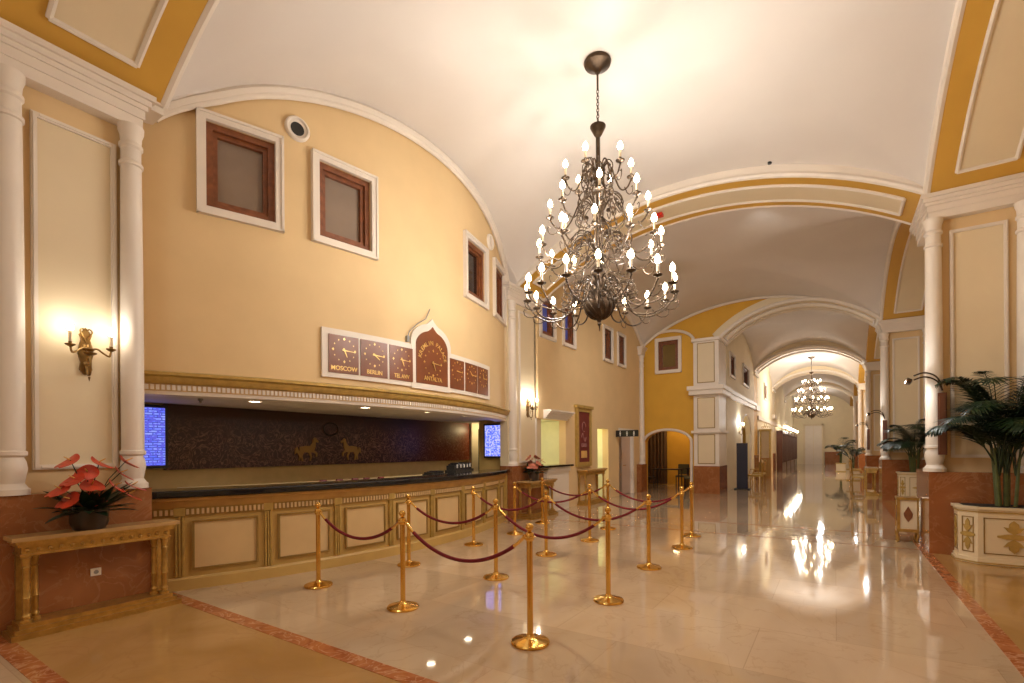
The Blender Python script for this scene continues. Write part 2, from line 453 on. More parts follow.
# ------------------------------------------------------------------ entablature / piers / columns
def entab(m, x0, x1, y0, y1, z0=4.92, z1_=ZS, p=.0):
    h = z1_ - z0
    for k, (a, b, e) in enumerate(((0, .3, .04), (.3, .55, .055), (.55, .68, .075), (.68, .84, .10), (.84, 1, .13))):
        m.box(x0 - e, x1 + e, y0 - e, y1 + e, z0 + h * a, z0 + h * b)
def column(x, y, label, z0=1.2, z1_=4.92, r=.098, group='white engaged columns'):
    H = z1_ - z0
    root = thing('wall_column', label, 'column', (x, y, z0), group=None)
    root['kind'] = 'structure'
    m = MB(); m.lathe([(r * 1.3, 0), (r * 1.3, .05), (r * 1.15, .06), (r * .9, .1), (r * 1.02, .17), (r * 1.12, .23), (r * 1.02, .29), (r * .86, .33), (r * 1.12, .35), (r * 1.12, .38), (r * 1.0, .39)], (x, y, z0), 24); obj('column_base', m, WHITE, root)
    m = MB(); m.lathe([(r * .98, .39), (r, .9), (r * .97, H * .6), (r * .9, H - .42)], (x, y, z0), 24); obj('shaft', m, WHITE, root)
    m = MB(); m.lathe([(r * .9, H - .42), (r * 1.06, H - .41), (r * 1.06, H - .38), (r * .88, H - .36), (r * .88, H - .24), (r * 1.05, H - .22), (r * 1.05, H - .19), (r * .9, H - .17), (r * .95, H - .10), (r * 1.12, H - .05), (r * 1.15, H)], (x, y, z0), 24); obj('capital', m, WHITE, root)
    return root
def framed(mp, a0, a1, b0, b1, root, c=0.0, w=.045, panel=PANEL, mold=WHITE, pd=.008, md=.035):
    m = MB(); m.mbox(mp, a0, a1, b0, b1, c - .02, c + pd); obj('panel', m, panel, root, False)
    m = MB()
    for (x0, x1, y0, y1) in ((a0 - w, a0, b0 - w, b1 + w), (a1, a1 + w, b0 - w, b1 + w), (a0, a1, b0 - w, b0), (a0, a1, b1, b1 + w)):
        m.mbox(mp, x0, x1, y0, y1, c - .02, c + md)
        m.mbox(mp, x0 + w * .3, x1 - w * .3, y0 + w * .3, y1 - w * .3, c, c + md * 1.35)
    obj('panel_moulding', m, mold, root, False)
# near left pier
def mapX(X, s=1): return lambda a, z, c: (X + s * c, a, z)
def mapY(Y, s=-1): return lambda a, z, c: (a, Y + s * c, z)
r_ = sroot('wall_pier', 'near left pier with pink granite base and cream panel', (-6.4, 1.7, 0))
m = MB(); m.box(-6.32, -6.14, .95, 2.19, 1.2, 4.92); obj('pier_body', m, WALL, r_, False)
m = MB(); m.box(-6.32, -5.96, .95, 2.20, 0, 1.2); obj('granite_base', m, PINK, r_, False)
framed(mapX(-6.14), 1.37, 1.92, 1.46, 4.66, r_)
m = MB(); entab(m, -6.3, -6.04, .95, 2.12); obj('entablature', m, WHITE, r_, False)
column(-6.05, 1.17, 'white column on pink granite at the left edge of the photo')
column(-6.05, 2.07, 'white column on pink granite between the wall sconce and the blue screen')
# far left pier
r_ = sroot('wall_pier', 'pier at the far end of the reception desk', (-6.3, 9.8, 0))
m = MB(); m.box(-6.33, -6.12, 9.12, 10.6, 1.2, 4.92); obj('pier_body', m, PANEL, r_, False)
m = MB(); m.box(-6.33, -6.0, 9.1, 10.5, 0, 1.2); obj('granite_base', m, PINK, r_, False)
framed(mapX(-6.12), 9.62, 10.3, 1.3, 4.75, r_)
m = MB(); entab(m, -6.3, -6.1, 9.12, 10.45); obj('entablature', m, WHITE, r_, False)
column(-6.08, 9.25, 'white column at the far end of the reception desk')
# right piers
def rpier(y0, y1, label, cols):
    r = sroot('wall_pier', label, (1.8, y0, 0))
    m = MB(); m.box(XR + .14, 2.5, y0 + .2, y1 - .2, 1.2, 4.92); obj('pier_body', m, WALL, r, False)
    m = MB(); m.box(XR, 2.5, y0, y1, 0, 1.2); obj('granite_base', m, PINK, r, False)
    framed(mapY(y0 + .2), 1.47, 2.0, 1.45, 4.7, r)
    m = MB(); entab(m, XR + .06, 2.5, y0 + .10, y1 - .12); obj('entablature', m, WHITE, r, False)
    for x, lb in zip((XR + .08, 2.21), cols): column(x, y0 + .1, lb, r=.105)
rpier(9.4, 10.7, 'right pier with pink granite base behind the large palm', ['white column on the right pier beside the wall lamp', 'white column at the right edge of the photo'])
rpier(18.0, 19.3, 'second right pier behind the smaller palm', ['white column on the second right pier', 'outer white column of the second right pier'])
for y0, tx in ((26.5, 'third'), (35, 'fourth'), (43.5, 'fifth')):
    rpier(y0, y0 + 1.2, tx + ' right pier along the corridor', ['slim white column on the %s right pier' % tx, 'outer column on the %s right pier' % tx])
rpier(1.05, 2.35, 'right pier beside the viewer', ['white column on the pier beside the viewer', 'outer white column on the pier beside the viewer'])
# right outer wall
m = MB(); m.box(2.5, 2.7, -6.2, 54, 0, 7); struct('wall_right', m, WALL, label='yellow outer wall of the right bays', smooth=False)
m = MB(); m.box(1.1, 2.6, -6.2, 54, 6.55, 6.7); struct('ceiling', m, CEIL, label='flat ceiling above the right arches', smooth=False)

# ------------------------------------------------------------------ second bay, left wall
Z2 = lambda Y: z2(-6, Y) + .04
WB = [(10.47, 11.09), (11.68, 12.25), (14.40, 14.98), (15.60, 16.14)]
segs = [(10.3, 10.47, [(2.33, 4.92)], 2)]
cuts = sorted(set([10.47, 11.09, 11.68, 11.75, 12.25, 13.85, 14.40, 14.70, 14.98, 15.60, 15.62, 16.14, 16.9, 10.6]))
full = [10.3] + cuts + [18.05]
full = sorted(set(full)); segs = []
for a, b in zip(full[:-1], full[1:]):
    mid = (a + b) / 2; iv = []; lo = 0
    if 10.26 < mid < 11.75: iv.append((0, 1.12)); lo = 2.33
    elif 13.85 < mid < 14.70: lo = 2.2
    elif 15.62 < mid < 16.9: lo = 2.2
    if any(w0 < mid < w1 for w0, w1 in WB): iv += [(lo, 4.42), (5.36, Z2)]
    else: iv.append((lo, Z2 if mid > 10.6 else 5.2))
    segs.append((a, b, iv, max(1, int((b - a) / .12))))
struct('wall_left', wallcols(mapX(-6.02), segs, -.2, 0), WALL, label='yellow wall of the second bay with four small windows')
for i, (a, b) in enumerate(WB):
    window(5 + i, (-6.024, (a + b) / 2), (b - a) / 2, 4.42, 5.36, (1, 0), DUSK if i < 2 else GLASSDK,
           ['dusk blue window behind the chandelier globe, left of its pair', 'dusk blue window behind the chandelier globe, right of its pair', 'small dark window over the doorways, left of its pair', 'small dark window beside the corner column'][i])
# service hatch niche
m = MB(); m.box(-7.4, -7.3, 10.0, 12.0, .9, 2.6); m.box(-7.4, -6.22, 12.1, 12.2, .9, 2.5); m.box(-7.4, -7.3, 11.8, 12.4, .9, 2.6); m.box(-7.4, -6.22, 10.1, 12.2, 2.34, 2.43); m.box(-7.4, -6.22, 10.1, 12.2, .95, 1.1)
struct('wall_niche', m, GREENISH, label='pale lit service hatch in the left wall', smooth=False)
hatch = thing('service_hatch', 'white service hatch with black ledge and cornice hood beyond the far flower vase', 'hatch', (-6.0, 11, 0))
m = MB(); m.box(-6.3, -5.82, 10.28, 11.82, 1.12, 1.17); obj('ledge', m, BLACK, hatch, False)
m = MB(); m.box(-6.02, -5.92, 10.55, 11.72, 0, 1.0); m.box(-6.02, -5.88, 10.55, 11.75, 1.0, 1.12); m.box(-5.93, -5.90, 10.7, 11.6, .15, .9); obj('front_panel', m, WHITE, hatch, False)
m = MB()
for k in range(5): m.box(-6.02, -5.96 + .04 * k, 10.56, 11.76 + .03 * k, 2.33 + .045 * k, 2.375 + .045 * k)
obj('hood', m, WHITE, hatch, False)
# passage behind doorway (bright) and rest-room doors
m = MB(); m.box(-7.9, -7.8, 13.3, 15.0, 0, 2.6); m.box(-7.9, -6.22, 14.70, 14.8, 0, 2.6); m.box(-7.9, -6.22, 13.75, 13.85, 0, 2.6); m.box(-7.9, -6.2, 13.75, 14.8, 2.3, 2.4)
struct('wall_passage', m, GREENISH, label='brightly lit passage beyond the doorway', smooth=False)
d = sroot('door_1', 'pinkish door in steel frame beside the corner column', (-6.05, 16.3, 0))
m = MB(); m.box(-6.16, -6.08, 16.05, 16.9, .01, 2.18); obj('door_leaf', m, SKINDOOR, d, False)
m = MB(); m.box(-6.2, -5.98, 15.62, 15.74, 0, 2.2); m.box(-6.25, -6.12, 15.74, 16.05, 0, 2.2); obj('door_frame', m, STEEL, d, False)
m = MB(); m.box(-6.1, -5.97, 16.86, 16.95, 0, 2.25); m.box(-6.1, -5.97, 15.6, 16.95, 2.18, 2.26); obj('door_trim', m, WHITE, d, False)
m = MB(); m.tube([(-6.08, 16.15, 1.0), (-6.02, 16.15, 1.0), (-6.02, 16.27, 1.0)], .012, 6); obj('handle', m, BRASS, d)

# ------------------------------------------------------------------ end wall of second bay (Y=18)
def mapYw(Y): return lambda a, z, c: (a, Y - c, z)
A0, A1 = -5.93, -4.27
def doorarch(X):
    t = (X - (A0 + A1) / 2) / ((A1 - A0) / 2); return 1.80 + .42 * ell(min(1, abs(t)))
def wtop(X): return z2(X, 17.9999) + .05
def archlow(X):
    t = (X - CN) / (HN + .02); return ZS + .05 + .95 * seg(t, HN, .93)
segs = [(-6.05, A0, [(0, wtop)], 4)]
for a, b in ((A0, -5.39), (-5.39, -4.68), (-4.68, A1)):
    iv = [(doorarch, wtop)] if not (a == -5.39) else [(doorarch, 4.42), (5.48, wtop)]
    segs.append((a, b, iv, 10))
segs += [(A1, XN - .02, [(0, wtop)], 8), (XN - .02, XR - .0, [(archlow, wtop)], 40)]
struct('wall_end', wallcols(mapYw(18.0), segs, -.35, 0), OCHRE, label='ochre wall closing the second bay, with arch opening')
window(9, (-5.035, 17.996), .355, 4.42, 5.48, (0, -1), OLIVEG, 'square window with olive pane high in the ochre wall', trimw=.12)
m = MB()
m.tube([(A0 - .02, 17.97, 0), (A0 - .02, 17.97, 1.8)] + [((A0 + A1) / 2 - ((A1 - A0) / 2 + .03) * cos(PI * i / 24), 17.97, 1.80 + .45 * sin(PI * i / 24)) for i in range(25)] + [(A1 + .02, 17.97, 0)], .05, 8)
struct('trim_9', m, WHITE, label='white moulding around the arched opening')
m = MB()
m.tube([((-5.98 - 4.13) / 2 - .93 * cos(PI * i / 24), 17.95, 5.32 + .50 * sin(PI * i / 24)) for i in range(25)], .05, 8)
struct('trim_10', m, WHITE, label='white curved moulding above the square window')
m = MB()
pts = []
for i in range(61):
    u = -cos(PI * i / 60); X = CX + HX * u; pts.append((X, 17.95, z2(X, 17.999) - .04))
m.tube(pts, .045, 8)
struct('trim_11', m, WHITE, label='white moulding where the vault meets the ochre wall')
# corner column + base
m = MB(); m.box(-6.05, -5.84, 17.35, 17.95, 0, 1.0); struct('wall_corner', m, PINK, label='pink granite corner base', smooth=False)
column(-5.95, 17.75, 'thin white column in the corner left of the ochre wall', z0=1.0, z1_=5.0, r=.09)
m = MB(); entab(m, -6.0, -5.93, 17.6, 17.9, 5.0, 5.3); struct('trim_12', m, WHITE, label='white bracket above the corner column', smooth=False)
# pilaster XN pier
r_ = sroot('wall_pier', 'panelled cream pier between the ochre wall and the corridor', (-3.7, 18, 0))
m = MB(); m.box(-4.13, XN, 17.86, 19.2, .95, ZS + .1); obj('pier_body', m, WHITE, r_, False)
m = MB(); m.box(-4.13, XN + .02, 17.8, 19.22, 0, .95); obj('granite_base', m, PINK, r_, False)
for b0, b1 in ((1.05, 2.02), (2.28, 3.30), (3.86, 5.2)): framed(mapY(17.86), -3.98, -3.45, b0, b1, r_, mold=OLIVE, w=.022, md=.02)
m = MB(); m.box(-4.2, XN + .08, 17.76, 19.25, 2.10, 2.18)
m.box(-4.25, XN + .16, 17.66, 19.3, 3.42, 3.58); m.box(-4.3, XN + .2, 17.6, 19.34, 3.58, 3.72); m.box(-4.18, XN + .05, 17.78, 19.24, 5.28, 5.38); obj('cornice', m, WHITE, r_, False)

# ------------------------------------------------------------------ sitting room behind the arch
m = MB(); m.box(-7.4, -3.5, 21.8, 21.9, 0, 3); struct('wall_back', m, OCHRE, label='back wall of the sitting room', smooth=False)
m = MB(); m.box(-7.5, -7.4, 18.2, 21.9, 0, 3); m.box(-3.62, -3.52, 19.1, 21.9, 0, 3); struct('wall_side', m, OCHRE, label='side walls of the sitting room', smooth=False)
m = MB(); m.box(-7.5, -3.5, 18.3, 21.9, 3, 3.1); struct('ceiling', m, CEIL, label='ceiling of the sitting room', smooth=False)
for k, (x0, x1, y) in enumerate(((-7.25, -6.15, 21.6), (-4.5, -4.2, 21.6))):
    m = MB(); n = 24
    pts = [(x0 + (x1 - x0) * i / n, y + .05 * sin(i * 1.9)) for i in range(n + 1)]
    vs = []; fs = []
    for (x, yy) in pts: vs += [(x, yy, .02), (x, yy, 2.7), (x, yy + .04, 2.7), (x, yy + .04, .02)]
    for i in range(n):
        for q in range(4):
            q2 = (q + 1) % 4; fs.append((i * 4 + q, i * 4 + q2, i * 4 + 4 + q2, i * 4 + 4 + q))
    fs += [(3, 2, 1, 0), tuple(n * 4 + q for q in range(4))]
    m.add(vs, fs); tag(obj('curtain', m, mat('brown_curtain_%d' % k, (.10, .05, .02), .8)), ['wide dark brown curtain at the left of the sitting room', 'narrow brown curtain at the right of the sitting room'][k], 'curtain')
def cafe_table(x, y, w, label):
    t = thing('cafe_table', label, 'table', (x, y, 0))
    m = MB(); m.box(x - w / 2, x + w / 2, y - .3, y + .3, .72, .76); obj('table_top', m, POT, t, False)
    for sx in (-1, 1):
        for sy in (-1, 1):
            m = MB(); m.tube([(x + sx * (w / 2 - .06), y + sy * .24, 0), (x + sx * (w / 2 - .06), y + sy * .24, .72)], .02, 6); obj('leg', m, DARK, t)
cafe_table(-5.6, 19.8, 1.1, 'long dark cafe table in front of the sitting room arch')
cafe_table(-4.75, 20.9, .7, 'small dark cafe table at the back of the sitting room')
def cafe_chair(x, y, rz, label, fab):
    t = thing('cafe_chair', label, 'chair', (x, y, 0), rz)
    def o(n, mb, mt, sm=False): obj(n, mb, mt, t, sm, world=False)
    m = MB(); m.box(-.22, .22, -.22, .22, .40, .47); o('seat', m, fab)
    m = MB(); m.box(-.21, .21, .19, .24, .5, .92); o('backrest', m, fab)
    for sx in (-1, 1):
        for sy in (-1, 1):
            m = MB(); m.tube([(sx * .2, sy * .2, 0), (sx * .2, sy * .2, .4 if sy < 0 else .9)], .018, 6); o('leg', m, DARK, True)
cafe_chair(-6.15, 19.0, 2.8, 'dark chair left of the long cafe table', DARK)
cafe_chair(-5.2, 20.5, 0, 'olive chair behind the long cafe table', GREENSEAT)
cafe_chair(-4.65, 19.5, -1.4, 'olive chair at the right end of the long cafe table', GREENSEAT)
cafe_chair(-4.1, 21.2, .3, 'dark chair beside the small cafe table', DARK)

# ------------------------------------------------------------------ corridor left walls
def nar(a, b, zf, mt, label, wins, n0, holes=()):
    cuts = sorted(set([a, b] + [w for q in wins for w in q] + [h for q in holes for h in q[:2]])); segs = []
    for u, v in zip(cuts[:-1], cuts[1:]):
        mid = (u + v) / 2; lo = 0
        for h in holes:
            if h[0] < mid < h[1]: lo = (lambda Y, h=h: h[2] + h[3] * ell(min(1, abs((Y - (h[0] + h[1]) / 2) / ((h[1] - h[0]) / 2)))))
        top = lambda Y: zf(XN, Y) + .04
        if any(w0 < mid < w1 for w0, w1 in wins): iv = [(lo, 4.35), (5.1, top)]
        else: iv = [(lo, top)]
        segs.append((u, v, iv, max(2, int((v - u) / .2))))
    struct('wall_left', wallcols(mapX(XN + .012), segs, -.2, 0), mt, label=label)
    for i, (w0, w1) in enumerate(wins):
        window(n0 + i, (XN + .008, (w0 + w1) / 2), (w1 - w0) / 2, 4.35, 5.1, (1, 0), GLASSDK, 'dark upper window in the %s corridor bay, %s' % (('first', 'second')[n0 > 11], ('nearer', 'farther')[i]))
nar(19.2, 26.5, far[0], WALLC, 'cream wall of the first corridor bay', [(19.9, 20.9), (23.0, 24.6)], 10, [(22.6, 25.2, 2.2, .8)])
nar(27.7, 35, far[1], WALLC, 'cream wall of the second corridor bay', [(30.5, 31.6)], 12)
nar(36.2, 43.5, far[2], WALLC, 'cream wall of the third corridor bay', [], 13)
nar(44.7, 54, far[3], WALLC, 'cream wall of the last corridor bay', [], 13)
m = MB(); m.box(XN - .1, XN + .10, 19.25, 26.5, 3.42, 3.58); m.box(XN - .1, XN + .15, 19.25, 26.5, 3.58, 3.72)
m.box(XN - .1, XN + .08, 27.7, 54, 3.0, 3.2); struct('trim_13', m, WHITE, label='white cornice band along the corridor wall', smooth=False)
m = MB(); m.box(XN - 1.2, XN - 1.1, 22, 26, 0, 3.2); struct('wall_alcove', m, PANEL, label='back of the arched alcove in the corridor', smooth=False)
m = MB(); m.tube([(XN, 22.6, 0)] + [(XN, 23.9 - 1.33 * cos(PI * i / 20), 2.2 + .83 * sin(PI * i / 20)) for i in range(21)] + [(XN, 25.2, 0)], .05, 6); struct('trim_14', m, WHITE, label='white moulding round the alcove arch')
for y0, tx in ((26.5, 'second'), (35, 'third'), (43.5, 'fourth')):
    r_ = sroot('wall_pier', tx + ' left pier along the corridor', (XN, y0, 0))
    m = MB(); m.box(XN - .6, XN + .0, y0, y0 + 1.2, 1.2, ZS); obj('pier_body', m, GOLDP if y0 < 30 else PANEL, r_, False)
    m = MB(); m.box(XN - .6, XN + .06, y0 - .05, y0 + 1.25, 0, 1.2); obj('granite_base', m, PINK, r_, False)
    m = MB(); m.box(XN - .6, XN + .14, y0 - .12, y0 + 1.3, 3.42, 3.66); m.box(XN - .6, XN + .1, y0 - .1, y0 + 1.3, ZS - .15, ZS); obj('cornice', m, WHITE, r_, False)
# corridor end
m = MB(); m.box(-7, 3, 54, 54.2, 0, 7); struct('wall_end', m, WALLC, label='cream wall at the far end of the corridor', smooth=False)
d = sroot('door_2', 'tall white double door at the far end of the corridor', (-1.6, 54, 0))
m = MB(); m.box(-2.35, -1.02, 53.86, 53.95, 0, 3.6); obj('door_leaf', m, WHITE, d, False)
m = MB(); m.box(-2.5, -2.35, 53.8, 54, 0, 3.75); m.box(-1.02, -.87, 53.8, 54, 0, 3.75); m.box(-2.5, -.87, 53.8, 54, 3.6, 3.75); m.box(-1.70, -1.67, 53.84, 53.9, 0, 3.6); obj('door_frame', m, PANEL, d, False)
m = MB(); m.box(-.8, .45, 53.8, 54, 0, 1.15); struct('baseboard_end', m, PINK, label='pink granite dado at the corridor end', smooth=False)

# ------------------------------------------------------------------ behind the viewer
m = MB(); m.box(-8, 3, -6.2, -6.0, 0, 7); struct('wall_back', m, WALLC, label='cream wall behind the viewer', smooth=False)
m = MB(); m.box(-6.25, -6.02, -6, .95, 0, 6.6); struct('wall_left', m, WALL, label='yellow wall left of the viewer', smooth=False)

# ------------------------------------------------------------------ reception recess
m = MB(); m.box(-8.2, -8.0, 2.0, 11.2, 0, 2.6); struct('wall_recess', m, mat('recess_beige', (.62, .46, .20), .7), label='beige back wall behind the reception desk', smooth=False)
m = MB(); m.box(-8.2, -6.34, 2.06, 2.16, 0, 2.6); struct('wall_recess', m, WALL, label='left side wall of the reception recess', smooth=False)
m = MB(); m.box(-7.08, -6.25, 9.32, 9.42, 0, 2.3); m.box(-7.08, -6.98, 9.42, 11.1, 0, 2.3); struct('wall_recess', m, mat('recess_yellow', (.66, .46, .15), .7), label='yellow side wall carrying the right screen', smooth=False)
m = MB(); m.box(-8.1, -7.0, 11.0, 11.1, 0, 2.3); struct('wall_recess', m, WALL, label='end wall of the staff passage', smooth=False)
segs = [(2.2, 9.4, [(2.26, 2.30)], 30)]
m = MB(); vs = []; fs = []
ys = [2.1 + 7.3 * i / 30 for i in range(31)] + [11.2]
for Y in ys:
    xf = drum(min(Y, 9.4), 0, -.02)[0] if Y <= 9.4 else -7.0
    vs += [(-8.2, Y, 2.26), (xf, Y, 2.26), (xf, Y, 2.34), (-8.2, Y, 2.34)]
for i in range(len(ys) - 1):
    for k in range(4):
        k2 = (k + 1) % 4; fs.append((i * 4 + k, i * 4 + k2, i * 4 + 4 + k2, i * 4 + 4 + k))
fs += [(3, 2, 1, 0), tuple(31 * 4 + k for k in range(4))]
m.add(vs, fs); struct('ceiling', m, CEIL, label='low soffit over the reception desk', smooth=False)
# fascia cornice
root = sroot('trim_15', 'gilded curved cornice above the reception opening', drum(5.85, 2.2))
def sweep(prof, a0, a1, n):
    m = MB(); vs = []; fs = []; k = len(prof)
    for i in range(n + 1):
        a = a0 + (a1 - a0) * i / n
        vs += [drum(a, z, o) for o, z in prof]
    for i in range(n):
        for q in range(k):
            q2 = (q + 1) % k; fs.append((i * k + q, i * k + q2, (i + 1) * k + q2, (i + 1) * k + q))
    fs += [tuple(reversed(range(k))), tuple(n * k + q for q in range(k))]
    return m.add(vs, fs)
obj('lower_lip', sweep([(-.25, 2.21), (.02, 2.21), (.03, 2.25), (-.25, 2.25)], 2.08, 9.25, 40), WHITE, root)
obj('frieze', sweep([(-.05, 2.25), (.035, 2.25), (.035, 2.33), (-.05, 2.33)], 2.08, 9.25, 40), CPANEL, root)
obj('upper_moulding', sweep([(-.05, 2.33), (.06, 2.33), (.09, 2.36), (.10, 2.40), (.13, 2.42), (.13, 2.45), (.05, 2.47), (-.05, 2.47)], 2.08, 9.25, 40), GILT2, root)
m = MB()
for i in range(160):
    a = 2.1 + 7.1 * (i + .5) / 160
    m.mbox(drum, a - .014, a + .014, 2.262, 2.318, .03, .046)
obj('dentil', m, WHITE, root, False)['kind'] = 'stuff'
# downlights
def downlight(x, y, label, z=2.26):
    t = thing('downlight', label, 'ceiling light', (x, y, z), group=None)
    m = MB(); m.torus((x, y, z - .004), .085, .012, seg=24); obj('rim', m, WHITE, t)
    m = MB(); m.lathe([(.001, -.006), (.078, -.006), (.078, .0), (.001, 0)], (x, y, z), 24); obj('lens', m, DISC, t)
    l = bpy.data.lights.new('downlight_lamp', 'SPOT'); l.energy = DL_W; l.color = (1, .985, .96); l.spot_size = R(120); l.spot_blend = .6; l.shadow_soft_size = .07
    lo = bpy.data.objects.new('downlight_lamp', l); C.objects.link(lo); lo.location = (x, y, z - .03); lo.parent = None
DL_W = 26
for (x, y), w in zip(((-6.63, 3.67), (-6.2, 5.2), (-6.05, 6.5), (-6.2, 7.75)), ('leftmost, near the mural horses', 'second from the left, above the desk', 'third from the left, above the desk', 'rightmost, above the equipment on the desk')):
    downlight(x, y, 'round recessed light in the reception soffit, ' + w)
m = MB(); m.lathe([(.03, 0), (.035, -.02), (.015, -.03), (.012, -.05), (.03, -.055), (.001, -.06)], (-6.9, 3.1, 2.26), 12)
tag(obj('sprinkler', m, GREYP), 'small sprinkler head in the soffit near the left screen', 'sprinkler')
# mural
mur = thing('wall_mural', 'long dark red carved mural with two golden horses behind the reception desk', 'mural', (-8, 6.6, 1.3))
def mural_mat():
    m, N, L, B = newmat('dark_red_ornament_mural'); B.inputs['Roughness'].default_value = .35
    tc = N.new('ShaderNodeTexCoord'); mp = N.new('ShaderNodeMapping'); mp.inputs['Scale'].default_value = (0, 1, 1); L.new(tc.outputs['Object'], mp.inputs['Vector'])
    w = N.new('ShaderNodeTexNoise'); w.inputs['Scale'].default_value = 4.2; w.inputs['Detail'].default_value = 3; w.inputs['Distortion'].default_value = 3.5; L.new(mp.outputs['Vector'], w.inputs['Vector'])
    vr = N.new('ShaderNodeValToRGB'); e = vr.color_ramp.elements; e[0].position = .46; e[0].color = (0, 0, 0, 1); e[1].position = .5; e[1].color = (.6, .6, .6, 1); x = e.new(.54); x.color = (0, 0, 0, 1)
    L.new(w.outputs['Fac'], vr.inputs['Fac'])
    # ornament only in the lower two thirds
    sp = N.new('ShaderNodeSeparateXYZ'); L.new(tc.outputs['Object'], sp.inputs[0])
    mr = N.new('ShaderNodeMapRange'); mr.inputs['From Min'].default_value = .85; mr.inputs['From Max'].default_value = .45; L.new(sp.outputs['Z'], mr.inputs['Value'])
    mu = N.new('ShaderNodeMath'); mu.operation = 'MULTIPLY'; L.new(vr.outputs['Color'], mu.inputs[0]); L.new(mr.outputs[0], mu.inputs[1])
    bg = N.new('ShaderNodeValToRGB'); n2 = N.new('ShaderNodeTexNoise'); n2.inputs['Scale'].default_value = 1.2; L.new(mp.outputs['Vector'], n2.inputs['Vector']); L.new(n2.outputs['Fac'], bg.inputs['Fac'])
    bg.color_ramp.elements[0].color = (.022, .006, .004, 1); bg.color_ramp.elements[1].color = (.05, .010, .006, 1)
    # redder right end
    mr2 = N.new('ShaderNodeMapRange'); mr2.inputs['From Min'].default_value = 1.2; mr2.inputs['From Max'].default_value = 3.4; L.new(sp.outputs['Y'], mr2.inputs['Value'])
    mxr = N.new('ShaderNodeMixRGB'); L.new(mr2.outputs[0], mxr.inputs['Fac']); L.new(bg.outputs['Color'], mxr.inputs['Color1']); mxr.inputs['Color2'].default_value = (.20, .030, .010, 1)
    mx = N.new('ShaderNodeMixRGB'); L.new(mu.outputs[0], mx.inputs['Fac']); L.new(mxr.outputs['Color'], mx.inputs['Color1']); mx.inputs['Color2'].default_value = (.42, .22, .15, 1)
    L.new(mx.outputs['Color'], B.inputs['Base Color']); return m
m = MB(); m.box(-8.0, -7.96, 3.1, 10.06, 1.31, 2.26); obj('painted_panel', m, mural_mat(), mur, False)
def horse(y, s, flip):
    mpf = lambda a, b, c: (-7.96 + c, y + (a if not flip else -a) * s, 1.38 + b * s)
    m = MB()
    body = [(-.5, .55), (-.45, .8), (-.1, .86), (.15, .84), (.3, 1.0), (.38, 1.25), (.48, 1.32), (.7, 1.1), (.66, 1.02), (.52, 1.08), (.5, .8), (.42, .6), (.62, .45), (.6, .25), (.53, .25), (.5, .42), (.3, .5), (.2, .48), (.28, .25), (.2, .02), (.13, .02), (.18, .25), (.05, .48), (-.2, .5), (-.3, .3), (-.25, .02), (-.33, .02), (-.4, .28), (-.45, .05), (-.52, .05), (-.5, .3), (-.62, .5), (-.75, .4), (-.72, .7), (-.6, .8)]
    m.mpoly(mpf, body, 0, .018); return m
goldh = mat('horse_gold', (.34, .20, .05), .45, .3)
obj('golden_horse', horse(5.35, .33, False), goldh, mur, False); obj('golden_horse', horse(6.3, .33, True), goldh, mur, False)
m = MB(); m.tube([(-7.95, 5.85 + .16 * cos(2 * PI * i / 20), 1.98 + .12 * sin(2 * PI * i / 20)) for i in range(21)], .012, 5); obj('emblem', m, mat('emblem_dark', (.015, .008, .006), .4), mur)
# door jamb + dark door in recess
d = sroot('door_3', 'dark staff door beside the mural', (-8, 10.5, 0))
m = MB(); m.box(-8.0, -7.9, 10.08, 10.36, 0, 2.26); m.box(-8.0, -7.9, 10.36, 10.95, 2.12, 2.26); obj('door_frame', m, WHITE, d, False)
m = MB(); m.box(-8.0, -7.94, 10.36, 10.95, 0, 2.12); obj('door_leaf', m, mat('dark_green_door', (.03, .03, .02), .3), d, False)
# screens
def screen_mat(name, seed, ban):
    m, N, L, B = newmat(name); B.inputs['Roughness'].default_value = .2; B.inputs['Base Color'].default_value = (.01, .01, .02, 1)
    tc = N.new('ShaderNodeTexCoord'); br = N.new('ShaderNodeTexBrick'); mp = N.new('ShaderNodeMapping')
    mp.inputs['Rotation'].default_value = (R(90), 0, R(90)) if ban == 'x' else (R(90), 0, 0)
    L.new(tc.outputs['Object'], mp.inputs['Vector']); 
    sp = N.new('ShaderNodeSeparateXYZ'); L.new(tc.outputs['Object'], sp.inputs[0])
    cb = N.new('ShaderNodeCombineXYZ'); L.new(sp.outputs['Y' if ban == 'x' else 'X'], cb.inputs[0]); L.new(sp.outputs['Z'], cb.inputs[1])
    L.new(cb.outputs[0], br.inputs['Vector']); br.inputs['Scale'].default_value = 1; br.inputs['Brick Width'].default_value = .11; br.inputs['Row Height'].default_value = .035; br.inputs['Mortar Size'].default_value = .006
    br.inputs['Color1'].default_value = (.10, .16, .9, 1); br.inputs['Color2'].default_value = (.30, .38, 1, 1); br.inputs['Mortar'].default_value = (.03, .04, .45, 1)
    nz = N.new('ShaderNodeTexNoise'); nz.inputs['Scale'].default_value = 22; L.new(tc.outputs['Object'], nz.inputs['Vector'])
    vr = N.new('ShaderNodeValToRGB'); e = vr.color_ramp.elements; e[0].position = .5; e[0].color = (0, 0, 0, 1); e[1].position = .58; e[1].color = (1, 1, 1, 1); L.new(nz.outputs['Fac'], vr.inputs['Fac'])
    mx = N.new('ShaderNodeMixRGB'); L.new(vr.outputs['Color'], mx.inputs['Fac']); L.new(br.outputs['Color'], mx.inputs['Color1']); mx.inputs['Color2'].default_value = (.42, .40, .85, 1) if seed else (.10, .10, .70, 1)
    L.new(mx.outputs['Color'], B.inputs['Emission Color']); B.inputs['Emission Strength'].default_value = 1.1 if not seed else 1.6
    return m
